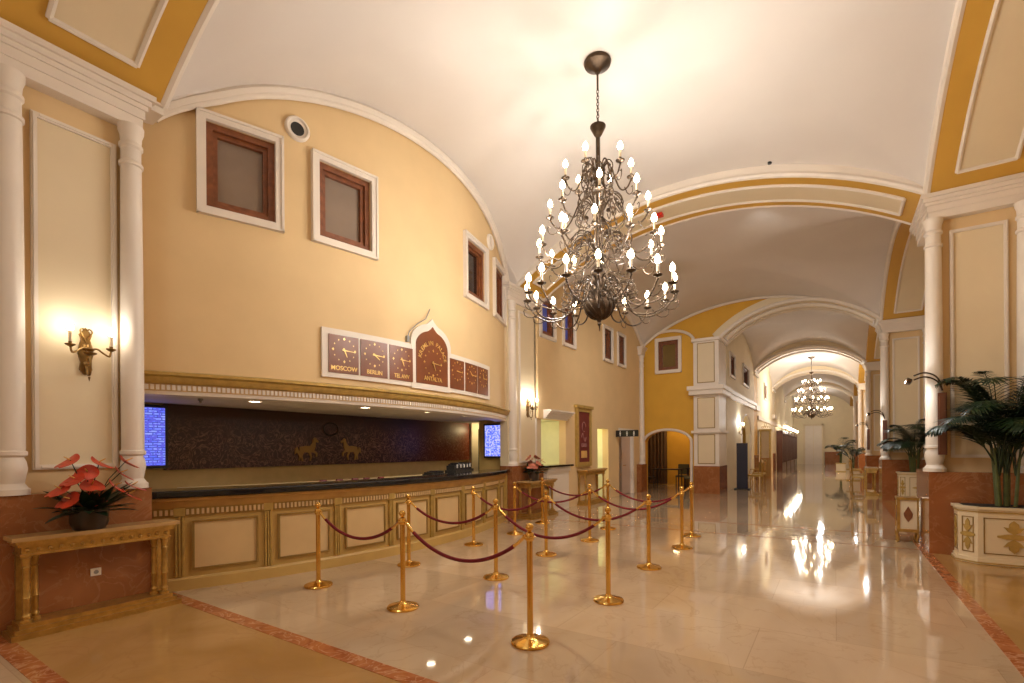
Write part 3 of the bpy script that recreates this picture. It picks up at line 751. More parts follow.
t = thing('wall_screen', 'blue lit information screen at the left end of the reception recess', 'screen', (-7.93, 2.83, 1.35))
m = MB(); m.box(-8.0, -7.92, 2.55, 3.13, 1.34, 2.23); obj('screen_frame', m, DARK, t, False)
m = MB(); m.box(-7.92, -7.915, 2.58, 3.09, 1.38, 2.19); obj('display', m, screen_mat('blue_display', 0, 'x'), t, False)
t = thing('wall_screen', 'small violet blue screen on the yellow side wall at the right end of the desk', 'screen', (-6.62, 9.3, 1.4))
m = MB(); m.box(-6.87, -6.36, 9.22, 9.29, 1.38, 2.17); obj('screen_frame', m, DARK, t, False)
m = MB(); m.box(-6.83, -6.40, 9.214, 9.22, 1.42, 2.13); obj('display', m, screen_mat('violet_display', 1, 'y'), t, False)
m = MB(); m.box(-6.75, -6.5, 9.29, 9.33, 1.6, 1.95); obj('bracket', m, DARK, t, False)

# ------------------------------------------------------------------ reception counter
cnt = thing('reception_counter', 'long bowed cream and gold reception counter with black granite top', 'counter', drum(5.85, 0))
Y0c, Y1c = 2.2, 9.0
obj('body', sweep([(-.30, 0), (-.02, 0), (-.02, 1.05), (-.30, 1.05)], Y0c, Y1c, 44), CFRAME, cnt)
obj('plinth', sweep([(-.05, 0), (.03, 0), (.03, .12), (.012, .14), (-.05, .14)], Y0c, Y1c, 44), CFRAME, cnt)
obj('cornice', sweep([(-.05, .93), (.005, .93), (.03, .96), (.045, 1.0), (.075, 1.02), (.075, 1.05), (-.05, 1.05)], Y0c, Y1c, 44), ORG, cnt)
obj('countertop', sweep([(-.40, 1.06), (.12, 1.06), (.135, 1.075), (.135, 1.12), (.12, 1.135), (-.40, 1.135)], Y0c, Y1c, 44), BLACK, cnt)
obj('inner_worktop', sweep([(-1.15, 1.0), (-.40, 1.0), (-.40, 1.10), (-1.15, 1.10)], 2.5, 8.95, 44), mat('beige_worktop', (.50, .36, .15), .35), cnt)
obj('frieze', sweep([(-.03, .84), (.004, .84), (.004, .93), (-.03, .93)], Y0c, Y1c, 44), OLIVE, cnt)
m = MB()
for i in range(150):
    a = Y0c + (Y1c - Y0c) * (i + .5) / 150
    m.mbox(drum, a - .012, a + .012, .855, .915, .0, .016)
obj('dentil', m, CPANEL, cnt, False)['kind'] = 'stuff'
bnd = [2.56 + .85 * k for k in range(8)]
edges = [Y0c] + bnd + [Y1c]
for i in range(len(edges) - 1):
    a, b = edges[i], edges[i + 1]
    if b - a < .35: a2, b2 = a + .03, b - .08
    else: a2, b2 = a + .13, b - .13
    m = MB(); m.mbox(drum, a2, b2, .24, .76, -.02, -.004, 6); p = obj('front_panel', m, CPANEL, cnt, False)
    m = MB(); w = .022
    for (x0, x1, y0, y1) in ((a2 - w, a2, .24 - w, .76 + w), (b2, b2 + w, .24 - w, .76 + w), (a2, b2, .24 - w, .24), (a2, b2, .76, .76 + w)): m.mbox(drum, x0, x1, y0, y1, -.02, .012, 6 if x1 - x0 > .1 else 1)
    obj('panel_moulding', m, OLIVE, p, False)
for a in bnd:
    m = MB()
    for k in (-1, 0, 1): m.mbox(drum, a + k * .028 - .009, a + k * .028 + .009, .15, .83, -.02, .014)
    m.mbox(drum, a - .05, a + .05, .84, .93, -.02, .022)
    obj('fluted_pilaster', m, GILT2, cnt, False)
m = MB(); m.mbox(drum, Y1c - .02, Y1c + .07, 0, 1.08, -.2, .06); obj('end_post', m, GILT2, cnt, False)
# things on the counter
def tray(a, w, label, nm='document_tray', h=.05, cat='tray'):
    p = drum(a, 1.10, -.7); t = thing(nm, label, cat, p)
    m = MB(); m.mbox(drum, a - w / 2, a + w / 2, 1.10, 1.10 + h * .5, -.85, -.6, 4); obj('base', m, DARK, t, False)
    m = MB()
    n = max(2, int(w / .09))
    for i in range(n):
        aa = a - w / 2 + w * (i + .5) / n; hh = h * (.7 + .5 * ((i * 37) % 5) / 5)
        m.mbox(drum, aa - w / n * .38, aa + w / n * .38, 1.10 + h * .5, 1.10 + h * .5 + hh, -.82, -.64)
    obj('contents', m, DARK, t, False)
    if h > .09:
        for i in range(1, n, 2):
            aa = a - w / 2 + w * (i + .5) / n
            m = MB(); m.mbox(drum, aa - .02, aa + .02, 1.10 + h * .8, 1.10 + h * 1.35, -.70, -.63); obj('pale_brochure', m, OFFWHITE, t, False)
tray(8.15, 1.0, 'long black tray crowded with pale brochures at the right end of the desk', 'brochure_tray', .13)
tray(7.0, .45, 'low black tray left of the brochure tray on the desk')
for k, (a, tx) in enumerate(zip((4.35, 4.62, 4.9, 5.12, 5.42), ('leftmost', 'second', 'middle', 'fourth', 'rightmost'))):
    p = drum(a, 1.10, -.62); t = thing('desk_stand', 'small dark red card stand on the desk, %s of five' % tx, 'stand', p, group=None)
    m = MB(); m.mbox(drum, a - .055, a + .055, 1.10, 1.115, -.68, -.58); obj('base', m, DARK, t, False)
    m = MB(); m.mpoly(lambda q, z, c: drum(a + c, 1.11 + z, -.63 + q), [(-.03, 0), (.03, 0), (.02, .035), (-.02, .035)], -.05, .05); obj('card', m, REDSIGN, t, False)

# ------------------------------------------------------------------ clock board
def textmesh(s, size):
    cu = bpy.data.curves.new('t', 'FONT'); cu.body = s; cu.size = size; cu.extrude = .003; cu.align_x = 'CENTER'; cu.align_y = 'CENTER'; cu.offset = size * .012
    o = bpy.data.objects.new('t', cu); C.objects.link(o)
    me = bpy.data.meshes.new_from_object(o, depsgraph=bpy.context.evaluated_depsgraph_get())
    v = [tuple(q.co) for q in me.vertices]; ff = [tuple(p.vertices) for p in me.polygons]
    bpy.data.objects.remove(o); bpy.data.curves.remove(cu); bpy.data.meshes.remove(me)
    return v, ff
def text_on(mp, s, size, a, z, c=.03, sx=1.0, rot=0):
    v, ff = textmesh(s, size); m = MB()
    cr, sr = cos(rot), sin(rot)
    m.add([mp(a + (x * sx) * cr - y * sr, z + (x * sx) * sr + y * cr, c + zz) for x, y, zz in v], ff); return m
cb = thing('world_clock_board', 'white framed board of seven brown city clocks with a pointed middle one', 'clock board', drum(5.95, 2.55))
tiles = [(4.135, 4.56), (4.59, 5.03), (5.07, 5.51), (5.58, 6.33), (6.40, 6.83), (6.88, 7.31), (7.34, 7.79)]
def ogee(a0, a1, zb, zsh, zt, n=14):
    c = (a0 + a1) / 2; h = (a1 - a0) / 2; pts = [(a0, zb), (a1, zb), (a1, zsh)]
    right = []
    for i in range(1, n + 1):
        t = i / n
        # round shoulder then reverse curve to the point
        x = h * (cos(t * PI / 2) ** 1.0) if t < .75 else None
        if t < .75: zz = zsh + (zt - zsh) * .78 * sin(t * PI / 2)
        else:
            x75 = h * cos(.75 * PI / 2); z75 = zsh + (zt - zsh) * .78 * sin(.75 * PI / 2); u = (t - .75) / .25
            x = x75 * (1 - u); zz = z75 + (zt - z75) * (u ** 1.6)
        right.append((x, zz))
    pts += [(c + x, z) for x, z in right]; pts += [(c - x, z) for x, z in reversed(right[:-1])]; pts += [(a0, zsh)]
    return pts
m = MB(); m.mbox(drum, 4.05, 5.53, 2.56, 3.22, -.02, .035, 12); m.mbox(drum, 6.36, 7.90, 2.56, 3.22, -.02, .035, 12); m.mbox(drum, 5.49, 6.41, 2.54, 3.24, -.02, .04, 6)
m.mpoly(drum, ogee(5.48, 6.43, 3.2, 3.27, 3.70), -.02, .04); obj('board_frame', m, WHITE, cb, False)
cities = ['MOSCOW', 'BERLIN', 'TEL AVIV', 'ANTALYA', None, None, None]; hrs = [5.25, 4.25, 5.25, 5.25, 3.25, 10.25, 11.25]
for i, (a, b) in enumerate(tiles):
    c = (a + b) / 2; big = i == 3; m = MB()
    if big: m.mpoly(drum, ogee(a, b, 2.63, 3.22, 3.57), .0, .05)
    else: m.mbox(drum, a, b, 2.625, 3.14, 0, .045, 4)
    face = obj('clock_face', m, CLOCKB, cb, False)
    c0 = .05 if big else .045
    zc = 2.94 if not big else 2.98; rr = .155 if not big else .2
    for k in range(12):
        m = MB(); an = PI / 6 * k; s = (.016 if k % 3 == 0 else .009) * (1.15 if big else 1); x = c + rr * sin(an); z = zc + rr * cos(an)
        m.mpoly(drum, [(x, z + s * 1.3), (x - s, z), (x, z - s * 1.3), (x + s, z)], c0 - .01, c0 + .006)
        obj('hour_mark', m, CLOCKG, face, False)
    L_ = rr * .95
    for an, ln, w in ((R(90 + 4), L_, .008), (R(hrs[i] * 30), L_ * .68, .010)):
        dx, dz = sin(an), cos(an); m = MB()
        m.mpoly(drum, [(c - dx * .03 - dz * w, zc - dz * .03 + dx * w), (c - dx * .03 + dz * w, zc - dz * .03 - dx * w), (c + dx * ln + dz * w * .4, zc + dz * ln - dx * w * .4), (c + dx * ln - dz * w * .4, zc + dz * ln + dx * w * .4)], c0 + .008, c0 + .014)
        obj('clock_hand', m, CLOCKG, face, False)
    if cities[i]:
        mm = text_on(drum, cities[i], .085 if not big else .10, c, 2.69 if not big else 2.72, c0 + .003, .95 if len(cities[i]) < 8 else .85); obj('lettering', mm, CLOCKG, face, False)
    if big:
        mm = MB(); s = 'KREMLIN PALACE'
        for k, ch in enumerate(s):
            if ch == ' ': continue
            an = R(-76 + 152 * k / (len(s) - 1)); mm.join(text_on(drum, ch, .098, c + .305 * sin(an), zc + .31 * cos(an) + .01, c0 + .003, 1, -an))
        obj('lettering', mm, CLOCKG, face, False)
m = MB(); m.tube([drum(5.42, 3.3, .03), drum(5.44, 3.4, .05), drum(5.6, 3.55, .06), drum(5.78, 3.66, .06), drum(5.9, 3.85, .04)], .008, 6); m.mbox(drum, 5.40, 5.44, 3.24, 3.33, 0, .05); obj('cable', m, GREYP, cb)

# round vents on the bowed wall
def vent(a, z, label, blk=True):
    p = drum(a, z); th = math.asin((a - DY) / DR); M = Matrix.Rotation(th, 3, 'Z') @ Matrix.Rotation(PI / 2, 3, 'Y')
    t = thing('round_vent', label, 'vent', p)
    m = MB(); m.lathe([(.155, -.02), (.155, .03), (.14, .05), (.125, .05), (.115, .02), (.08, .015), (.08, -.02)], p, 28, M); obj('vent_ring', m, WHITE, t)
    m = MB(); m.lathe([(.001, -.01), (.085, -.01), (.085, .018), (.001, .018)], p, 24, M); obj('vent_core', m, DARK if blk else WHITE, t)
vent(3.77, 5.72, 'round white vent with black centre between the first two windows')
vent(8.03, 5.76, 'small round white vent above the third and fourth windows', False)

# ------------------------------------------------------------------ stanchions and ropes
def stanchion(label):
    t = thing('rope_stanchion', label, 'stanchion', (0, 0, 0)); o = lambda n, mb: obj(n, mb, BRASS, t, True, world=False)
    m = MB(); m.lathe([(.155, 0), (.158, .012), (.152, .024), (.12, .034), (.06, .045), (.035, .06), (.028, .075), (.001, .075)], (0, 0, 0), 36); o('base', m)
    m = MB(); m.lathe([(.025, .07), (.025, .87), (.001, .87)], (0, 0, 0), 20); o('post', m)
    m = MB(); m.lathe([(.030, .83), (.036, .84), (.036, .885), (.030, .895), (.015, .90)], (0, 0, 0), 20); m.torus((.0, 0, .862), .043, .006, seg=20); o('rope_collar', m)
    m = MB(); m.lathe([(.012, .895), (.022, .90), (.012, .908), (.026, .918), (.034, .936), (.032, .952), (.02, .966), (.008, .972), (.001, .974)], (0, 0, 0), 20); o('finial', m)
    return t
ST = {('A', 1): (-5.02, 3.51), ('B', 1): (-3.60, 3.47), ('C', 1): (-2.07, 3.39),
      ('A', 2): (-4.87, 4.81), ('B', 2): (-3.47, 4.89), ('C', 2): (-1.96, 4.76),
      ('A', 3): (-4.98, 6.39), ('B', 3): (-3.59, 6.35), ('C', 3): (-2.05, 6.36),
      ('A', 4): (-4.97, 7.62), ('B', 4): (-3.50, 7.70), ('C', 4): (-2.02, 7.91),
      ('A', 5): (-5.20, 9.04), ('B', 5): (-3.72, 9.04), ('C', 5): (-2.15, 9.09)}
colw = {'A': 'the end next to the desk', 'B': 'its middle', 'C': 'the open right end'}
roww = {1: 'nearest rope row', 2: 'second rope row', 3: 'third rope row', 4: 'fourth rope row', 5: 'farthest rope row'}
proto = None
for (c, k), (x, y) in ST.items():
    lb = 'polished brass rope stanchion in the %s, at %s' % (roww[k], colw[c])
    if proto is None: proto = stanchion(lb); proto['group'] = 'brass stanchions in rows'; proto.location = (x, y, 0.001)
    else: copy_thing(proto, (x, y, .001), 0, lb, 'brass stanchions in rows')
def rope(p, q, label, sag):
    p, q = Vector(p), Vector(q); d = (q - p).normalized(); a = p + d * .05; b = q - d * .05
    t = thing('velvet_rope', label, 'rope', ((a + b) / 2)[:], group='crimson velvet ropes')
    n = 26; pts = []
    for i in range(n + 1):
        u = i / n; x = a.lerp(b, u); x.z = .855 - sag * (1 - (2 * u - 1) ** 2) ** .92; pts.append(x)
    k = 2
    m = MB(); m.tube(pts[k:-k], .017, 10); obj('cord', m, VELVET, t)
    for e in (pts[:k + 1], pts[-k - 1:]):
        m = MB(); m.tube(e, [.008] + [.017] * (len(e) - 1) if e is pts[:k + 1] else .014, 8)
        m.torus(e[0] if (e[0] - a).length < (e[0] - b).length else e[-1], .018, .005, Matrix.Rotation(PI / 2, 3, 'X'), 12)
        obj('snap_hook', m, BRASS, t)
for k in range(1, 6):
    for c0, c1, w, s in (('A', 'B', 'desk side half', .20), ('B', 'C', 'open side half', .25)):
        x0, y0 = ST[(c0, k)]; x1, y1 = ST[(c1, k)]
        rope((x0, y0, .86), (x1, y1, .86), 'crimson velvet rope, %s of the %s' % (w, roww[k]), s + .03)

# ------------------------------------------------------------------ chandelier
def bulb_mb(c, s=1.0):
    return MB().lathe([(.008 * s, 0), (.022 * s, .018 * s), (.026 * s, .035 * s), (.018 * s, .06 * s), (.006 * s, .08 * s), (.001, .085 * s)], c, 10)
CH_L = []   # local light points
def chandelier(label, loc):
    t = thing('chandelier', label, 'chandelier', loc); ob = lambda n, mb, mt=BRONZE, pr=None: obj(n, mb, mt, pr or t, True, world=False)
    Zc = loc[2]; z = lambda v: v - Zc
    m = MB(); m.lathe([(.001, z(6.40)), (.03, z(6.40)), (.05, z(6.43)), (.10, z(6.46)), (.165, z(6.50)), (.175, z(6.53)), (.16, z(6.56)), (.001, z(6.56))], (0, 0, 0), 28); ob('ceiling_canopy', m)
    m = MB(); m.tube([(0, 0, z(6.42)), (0, 0, z(6.18))], .014, 8)
    nl = 11
    for i in range(nl):
        zz = 6.16 - .04 * i; M = Matrix.Rotation(PI / 2, 3, 'X'); M = (Matrix.Rotation(PI / 2 * (i % 2), 3, 'Z') @ M)
        m.torus((0, 0, z(zz)), .024, .006, M, 12, 5, .7)
    m.tube([(0, 0, z(6.16 - .04 * nl)), (0, 0, z(5.70))], .01, 6); ob('chain', m)
    m = MB(); m.lathe([(.02, z(5.56)), (.05, z(5.60)), (.08, z(5.66)), (.10, z(5.70)), (.10, z(5.715)), (.075, z(5.72)), (.085, z(5.70)), (.001, z(5.68))], (0, 0, 0), 20); ob('cup', m)
    tiers = [(5.25, .42, 6, .2), (4.78, .62, 8, 0.1), (4.30, .77, 12, .0), (3.72, .93, 16, .12)]
    prof = [(.028, z(5.58)), (.028, z(5.20))]
    for bz, r, n, ph in tiers[:3]:
        h = bz - .22; prof += [(.03, z(h + .14)), (.06, z(h + .10)), (.075, z(h + .04)), (.06, z(h - .02)), (.03, z(h - .07)), (.026, z(h - .2))]
    prof += [(.03, z(3.95)), (.10, z(3.88)), (.13, z(3.80)), (.11, z(3.70)), (.06, z(3.64)), (.05, z(3.62))]
    ob('stem', MB().lathe(prof, (0, 0, 0), 16))
    m = MB(); Rg = .195
    m.lathe([(max(.001, Rg * sin(PI * i / 16)), z(3.43) + Rg * cos(PI * i / 16)) for i in range(17)], (0, 0, 0), 28)
    for k in range(14):
        an = 2 * PI * k / 14; m.tube([((Rg + .006) * sin(PI * i / 14) * cos(an + i * .12), (Rg + .006) * sin(PI * i / 14) * sin(an + i * .12), z(3.43) + (Rg + .006) * cos(PI * i / 14)) for i in range(1, 14)], .007, 5)
    ob('globe', m)
    m = MB(); m.lathe([(.06, z(3.265)), (.07, z(3.25)), (.03, z(3.22)), (.02, z(3.19)), (.025, z(3.175)), (.001, z(3.13))], (0, 0, 0), 14); ob('bottom_finial', m)
    # scrollwork
    rnd = random.Random(3)
    for ti, (bz, r, n, ph) in enumerate(tiers):
        m = MB(); hb = bz - .22; cnt_ = n + 8
        for k in range(cnt_):
            an = 2 * PI * k / cnt_ + .2; R1 = r * (.35 + .25 * rnd.random()); dz = .1 + .22 * rnd.random()
            def q(u, w, an=an): return (u * cos(an), u * sin(an), z(w))
            p = [q(.05, hb + .02), q(R1 * .4, hb + dz), q(R1 * .8, hb + dz * .9), q(R1, hb + dz * .4), q(R1 * .85, hb + dz * .1), q(R1 * .7, hb + dz * .35)]
            m.tube(smooth_path(p, 3), .0075, 5)
            if ti == 3: dz *= .4
            p = [q(.05, hb - .02), q(R1 * .5, hb - dz * .7), q(R1 * .95, hb - dz * .5), q(R1 * 1.05, hb - dz * .05), q(R1 * .9, hb + .02)]
            m.tube(smooth_path(p, 3), .0065, 5)
            m.lathe([(.001, 0), (.028, .004), (.03, .012), (.001, .02)], q(R1 * .75, hb + dz * .5), 8, Matrix.Rotation(an, 3, 'Z') @ Matrix.Rotation(PI / 2.4, 3, 'Y'))
        ob('scrollwork', m)
    for ti, (bz, r, n, ph) in enumerate(tiers):
        cz = bz - .20
        for k in range(n):
            an = 2 * PI * (k + ph) / n + .35
            def q(u, w, an=an): return (u * cos(an), u * sin(an), z(w))
            if ti == 3:
                dp = .30 if k % 2 == 0 else .2
                p = [q(.10, 3.72), q(.19, 3.78), q(.28, 3.66), q(.40, cz - dp * .8), q(.60, cz - dp), q(.80, cz - dp * .75), q(.92, cz - .06), q(r, cz)]
            else:
                p = [q(.05, cz + .02), q(r * .22, cz + .20), q(r * .40, cz + .17), q(r * .52, cz - .02), q(r * .68, cz - .17), q(r * .88, cz - .14), q(r, cz - .03), q(r, cz)]
            m = MB(); m.tube(smooth_path(p, 3), .0105, 6)
            m.tube(smooth_path([q(r * .8, cz - .12), q(r * .9, cz - .22), q(r * 1.04, cz - .2), q(r * 1.06, cz - .1), q(r * 1.0, cz - .12)], 2), .006, 5)
            m.lathe([(.004, -.02), (.012, -.015), (.05, .0), (.056, .01), (.05, .014), (.016, .01), (.02, .03), (.017, .045)], q(r, cz), 12)
            m.ball(q(r, cz - .035), .014, 8)
            a = ob('arm', m)
            x, y, zz = q(r, cz); ob('candle', MB().lathe([(.0145, .02), (.0145, .14), (.001, .14)], (x, y, zz), 10), IVORY, a)
            ob('bulb', bulb_mb((x, y, zz + .135), 1.35), BULB, a)
            CH_L.append((ti, k, (x, y, zz + .2)))
    return t
def smooth_path(p, it=2):
    p = [Vector(q) for q in p]
    for _ in range(it - 1):
        o = [p[0]]
        for a, b in zip(p[:-1], p[1:]): o += [a.lerp(b, .25), a.lerp(b, .75)]
        o.append(p[-1]); p = o
    return p
CL = (-2.52, 5.88, 6.56)
ch = chandelier('large dark bronze candle chandelier of four tiers hanging in the near bay', CL)
ch2 = copy_thing(ch, (-1.05, 31.3, 6.52), .3, 'distant candle chandelier glowing down the corridor')
def point(loc, W, col=(1, .985, .96), r=.05, name='lamp'):
    l = bpy.data.lights.new(name, 'POINT'); l.energy = W; l.color = col; l.shadow_soft_size = r
    o = bpy.data.objects.new(name, l); C.objects.link(o); o.location = loc; return o
CH_W = 27
for ti, k, p in CH_L:
    wt = (.08, .3, 1.0, 2.1)[ti]
    if k % 3 == 0: point((CL[0] + p[0], CL[1] + p[1], CL[2] + p[2] + .05), CH_W * wt, name='chandelier_lamp', r=.06)
    if (ti, k) in ((0, 0), (1, 4), (2, 0), (2, 6), (3, 4), (3, 12)):
        point((-1.05 + p[0], 31.3 + p[1], 6.52 + p[2] + .05), 75, (1, .98, .94), name='chandelier_lamp', r=.08)

# ------------------------------------------------------------------ sconces
def sconce(label, loc, rz, W):
    t = thing('wall_sconce', label, 'wall lamp', loc, rz); ob = lambda n, mb, mt=BRONZE, pr=None: obj(n, mb, mt, pr or t, True, world=False)
    # local: +x out from wall, y along wall
    mp = lambda a, z, c: (c, a, z)
    m = MB(); pts = [(-.015, -.22), (-.05, -.17), (-.04, -.1), (-.06, -.02), (-.05, .06), (-.035, .12), (-.05, .17), (0, .24), (.05, .17), (.035, .12), (.05, .06), (.06, -.02), (.04, -.1), (.05, -.17), (.015, -.22)]
    m.mpoly(mp, pts, 0.002, .022)
    m.ball((.02, 0, .05), .035, 10); m.ball((.02, 0, -.12), .028, 10)
    m.tube(smooth_path([(.02, 0, .1), (.04, .03, .16), (.04, .05, .2), (.03, .03, .23), (.03, .01, .21)]), .007, 5); m.tube(smooth_path([(.02, 0, .1), (.04, -.03, .16), (.04, -.05, .2), (.03, -.03, .23), (.03, -.01, .21)]), .007, 5)
    ob('back_plate', m, SCON)
    m = MB(); m.tube(smooth_path([(.02, 0, -.1), (.06, 0, -.22), (.12, 0, -.24), (.15, 0, -.15), (.14, 0, -.02), (.14, 0, .05)], 3), .011, 6)
    m.tube(smooth_path([(.13, 0, -.1), (.10, 0, -.05), (.07, 0, -.09), (.09, 0, -.13)], 3), .007, 5)
    m.lathe([(.01, -.03), (.05, -.01), (.052, 0), (.02, .01), (.035, .03), (.04, .035), (.012, .045), (.01, .08), (.001, .09)], (.14, 0, -.02), 14); m.tube([(.11, 0, -.25), (.11, 0, -.29)], [.01, .002], 6)
    ob('bracket', m, SCON)
    for s in (-1, 1):
        m = MB(); m.tube(smooth_path([(.14, 0, .0), (.15, s * .05, .03), (.16, s * .09, -.01), (.17, s * .14, -.045), (.17, s * .150, -.02), (.17, s * .155, .03)], 3), .009, 6)
        m.lathe([(.01, -.01), (.04, .01), (.042, .018), (.014, .02), (.016, .04)], (.17, s * .155, .02), 12); a = ob('arm', m, SCON)
        ob('candle', MB().lathe([(.0145, .03), (.0145, .14), (.001, .14)], (.17, s * .155, .02), 10), IVORY, a)
        ob('bulb', bulb_mb((.17, s * .155, .155), 1.1), BULB, a)
        c, sn = cos(rz), sin(rz); x, y = .17, s * .155
        point((loc[0] + x * c - y * sn, loc[1] + x * sn + y * c, loc[2] + .26), W, name='sconce_lamp', r=.04)
    return t
sconce('gilt two candle wall sconce on the near left pier', (-6.13, 1.71, 2.55), 0, 2.2)
sconce('gilt two candle wall sconce on the pier beyond the desk', (-6.11, 9.95, 2.55), 0, 8)
sconce('gilt wall sconce on the corridor side of the panelled pier', (XN + .0, 21.9, 2.35), 0, 16)
def lamp_bracket(label, x, y, W):
    t = thing('plate_wall_lamp', label, 'wall lamp', (x, y, 1.5))
    m = MB(); m.box(x - .05, x + .05, y - .03, y, 1.45, 2.35); m.box(x - .035, x + .035, y - .045, y - .03, 1.5, 2.3); obj('back_plate', m, mat('lamp_plate_wood', (.13, .04, .015), .4), t, False)
    m = MB()
    for dz in (0, .06): m.tube(smooth_path([(x, y - .04, 2.38), (x - .05, y - .08, 2.52 + dz), (x - .2, y - .10, 2.60 + dz), (x - .33, y - .10, 2.55 + dz)], 3), .011, 6)
    obj('arm', m, BRONZE, t)
    m = MB(); m.lathe([(.02, 0), (.045, .01), (.05, .07), (.035, .08), (.001, .08)], (x - .35, y - .10, 2.52), 14, Matrix.Rotation(-1.2, 3, 'Y')); h = obj('lamp_head', m, BRONZE, t)
    obj('bulb', MB().ball((x - .40, y - .10, 2.53), .03, 10), BULB, t)
    point((x - .47, y - .12, 2.52), W, r=.04, name='bracket_lamp')
lamp_bracket('curved arm lamp on a brown plate beside the large palm', 1.30, 9.37, 22)
lamp_bracket('curved arm lamp on a brown plate on the second right pier', 1.22, 17.97, 34)
lamp_bracket('curved arm lamp on the third right pier', 1.22, 26.47, 20)

# ------------------------------------------------------------------ consoles
def console(label, x0, x1, y0, y1, H, twin=True):
    """gilt console table against a wall at x0 (back), front x1"""
    t = thing('console_table', label, 'table', ((x0 + x1) / 2, (y0 + y1) / 2, 0)); W = x1 - x0
    m = MB(); m.box(x0, x1 + .06, y0 - .07, y1 + .07, H - .035, H); obj('table_top', m, mat('console_top_marble', (.52, .32, .13), .2), t, False)
    m = MB()
    for k, (e, a, b) in enumerate(((.045, .035, .06), (.03, .06, .085), (.0, .085, .15), (.012, .15, .165))): m.box(x0, x1 + e, y0 - e, y1 + e, H - b, H - a)
    n = int((y1 - y0) / .07)
    for i in range(n):
        yy = y0 + (y1 - y0) * (i + .5) / n; m.ball((x1 + .003, yy, H - .118), .018, 6)
    obj('apron', m, GILT, t, False)
    m = MB(); m.box(x0, x1 + .07, y0 - .08, y1 + .08, 0, .05); m.box(x0, x1 + .04, y0 - .05, y1 + .05, .05, .085); m.box(x0, x1 + .015, y0 - .02, y1 + .02, .085, .12); obj('plinth', m, GILT, t, False)
    for yy, s in ((y0, 1), (y1, -1)):
        for k, off in enumerate((.035, .035 if not twin else .11)):
            if k and not twin: continue
            xx = x1 - .035 if k == 0 else x1 - .10
            cy = yy + s * (.035 if k == 0 else .10)
            h0, h1 = .12, H - .165; L_ = h1 - h0
            m = MB(); m.lathe([(.042, 0), (.042, .025), (.025, .035), (.032, .06), (.022, .08), (.026, .1), (.027, L_ * .35), (.032, L_ * .37), (.027, L_ * .39), (.024, L_ * .8), (.03, L_ * .82), (.022, L_ * .84), (.034, L_ - .02), (.042, L_ - .015), (.042, L_)], (xx, cy, h0), 14); obj('leg', m, GILT, t)
        m = MB(); m.box(x0, x0 + .04, yy if s > 0 else yy - .05, yy + .05 if s > 0 else yy, .12, H - .165); obj('rear_leg', m, GILT, t, False)
    return t
console('gilt console table under the red anthuriums by the near left pier', -5.95, -5.73, 1.17, 2.27, .86)
console('gilt console table with a flower vase at the far end of the desk', -5.99, -5.68, 9.35, 10.45, .86)
console('gilt console table under the dark red framed banner', -6.0, -5.75, 12.45, 13.75, 1.0, False)
console('distant gilt console table by the second right pier', .82, 1.10, 19.5, 20.6, .9, False)
s_ = thing('power_socket', 'small white power socket under the near console table', 'socket', (-5.955, 1.73, .42))
m = MB(); m.box(-5.957, -5.945, 1.69, 1.77, .385, .455); obj('plate', m, OUTLETM, s_, False)
m = MB(); m.lathe([(.001, 0), (.018, 0), (.02, .004), (.001, .004)], (-5.945, 1.73, .42), 12, Matrix.Rotation(PI / 2, 3, 'Y')); obj('socket_hole', m, GREYP, s_)
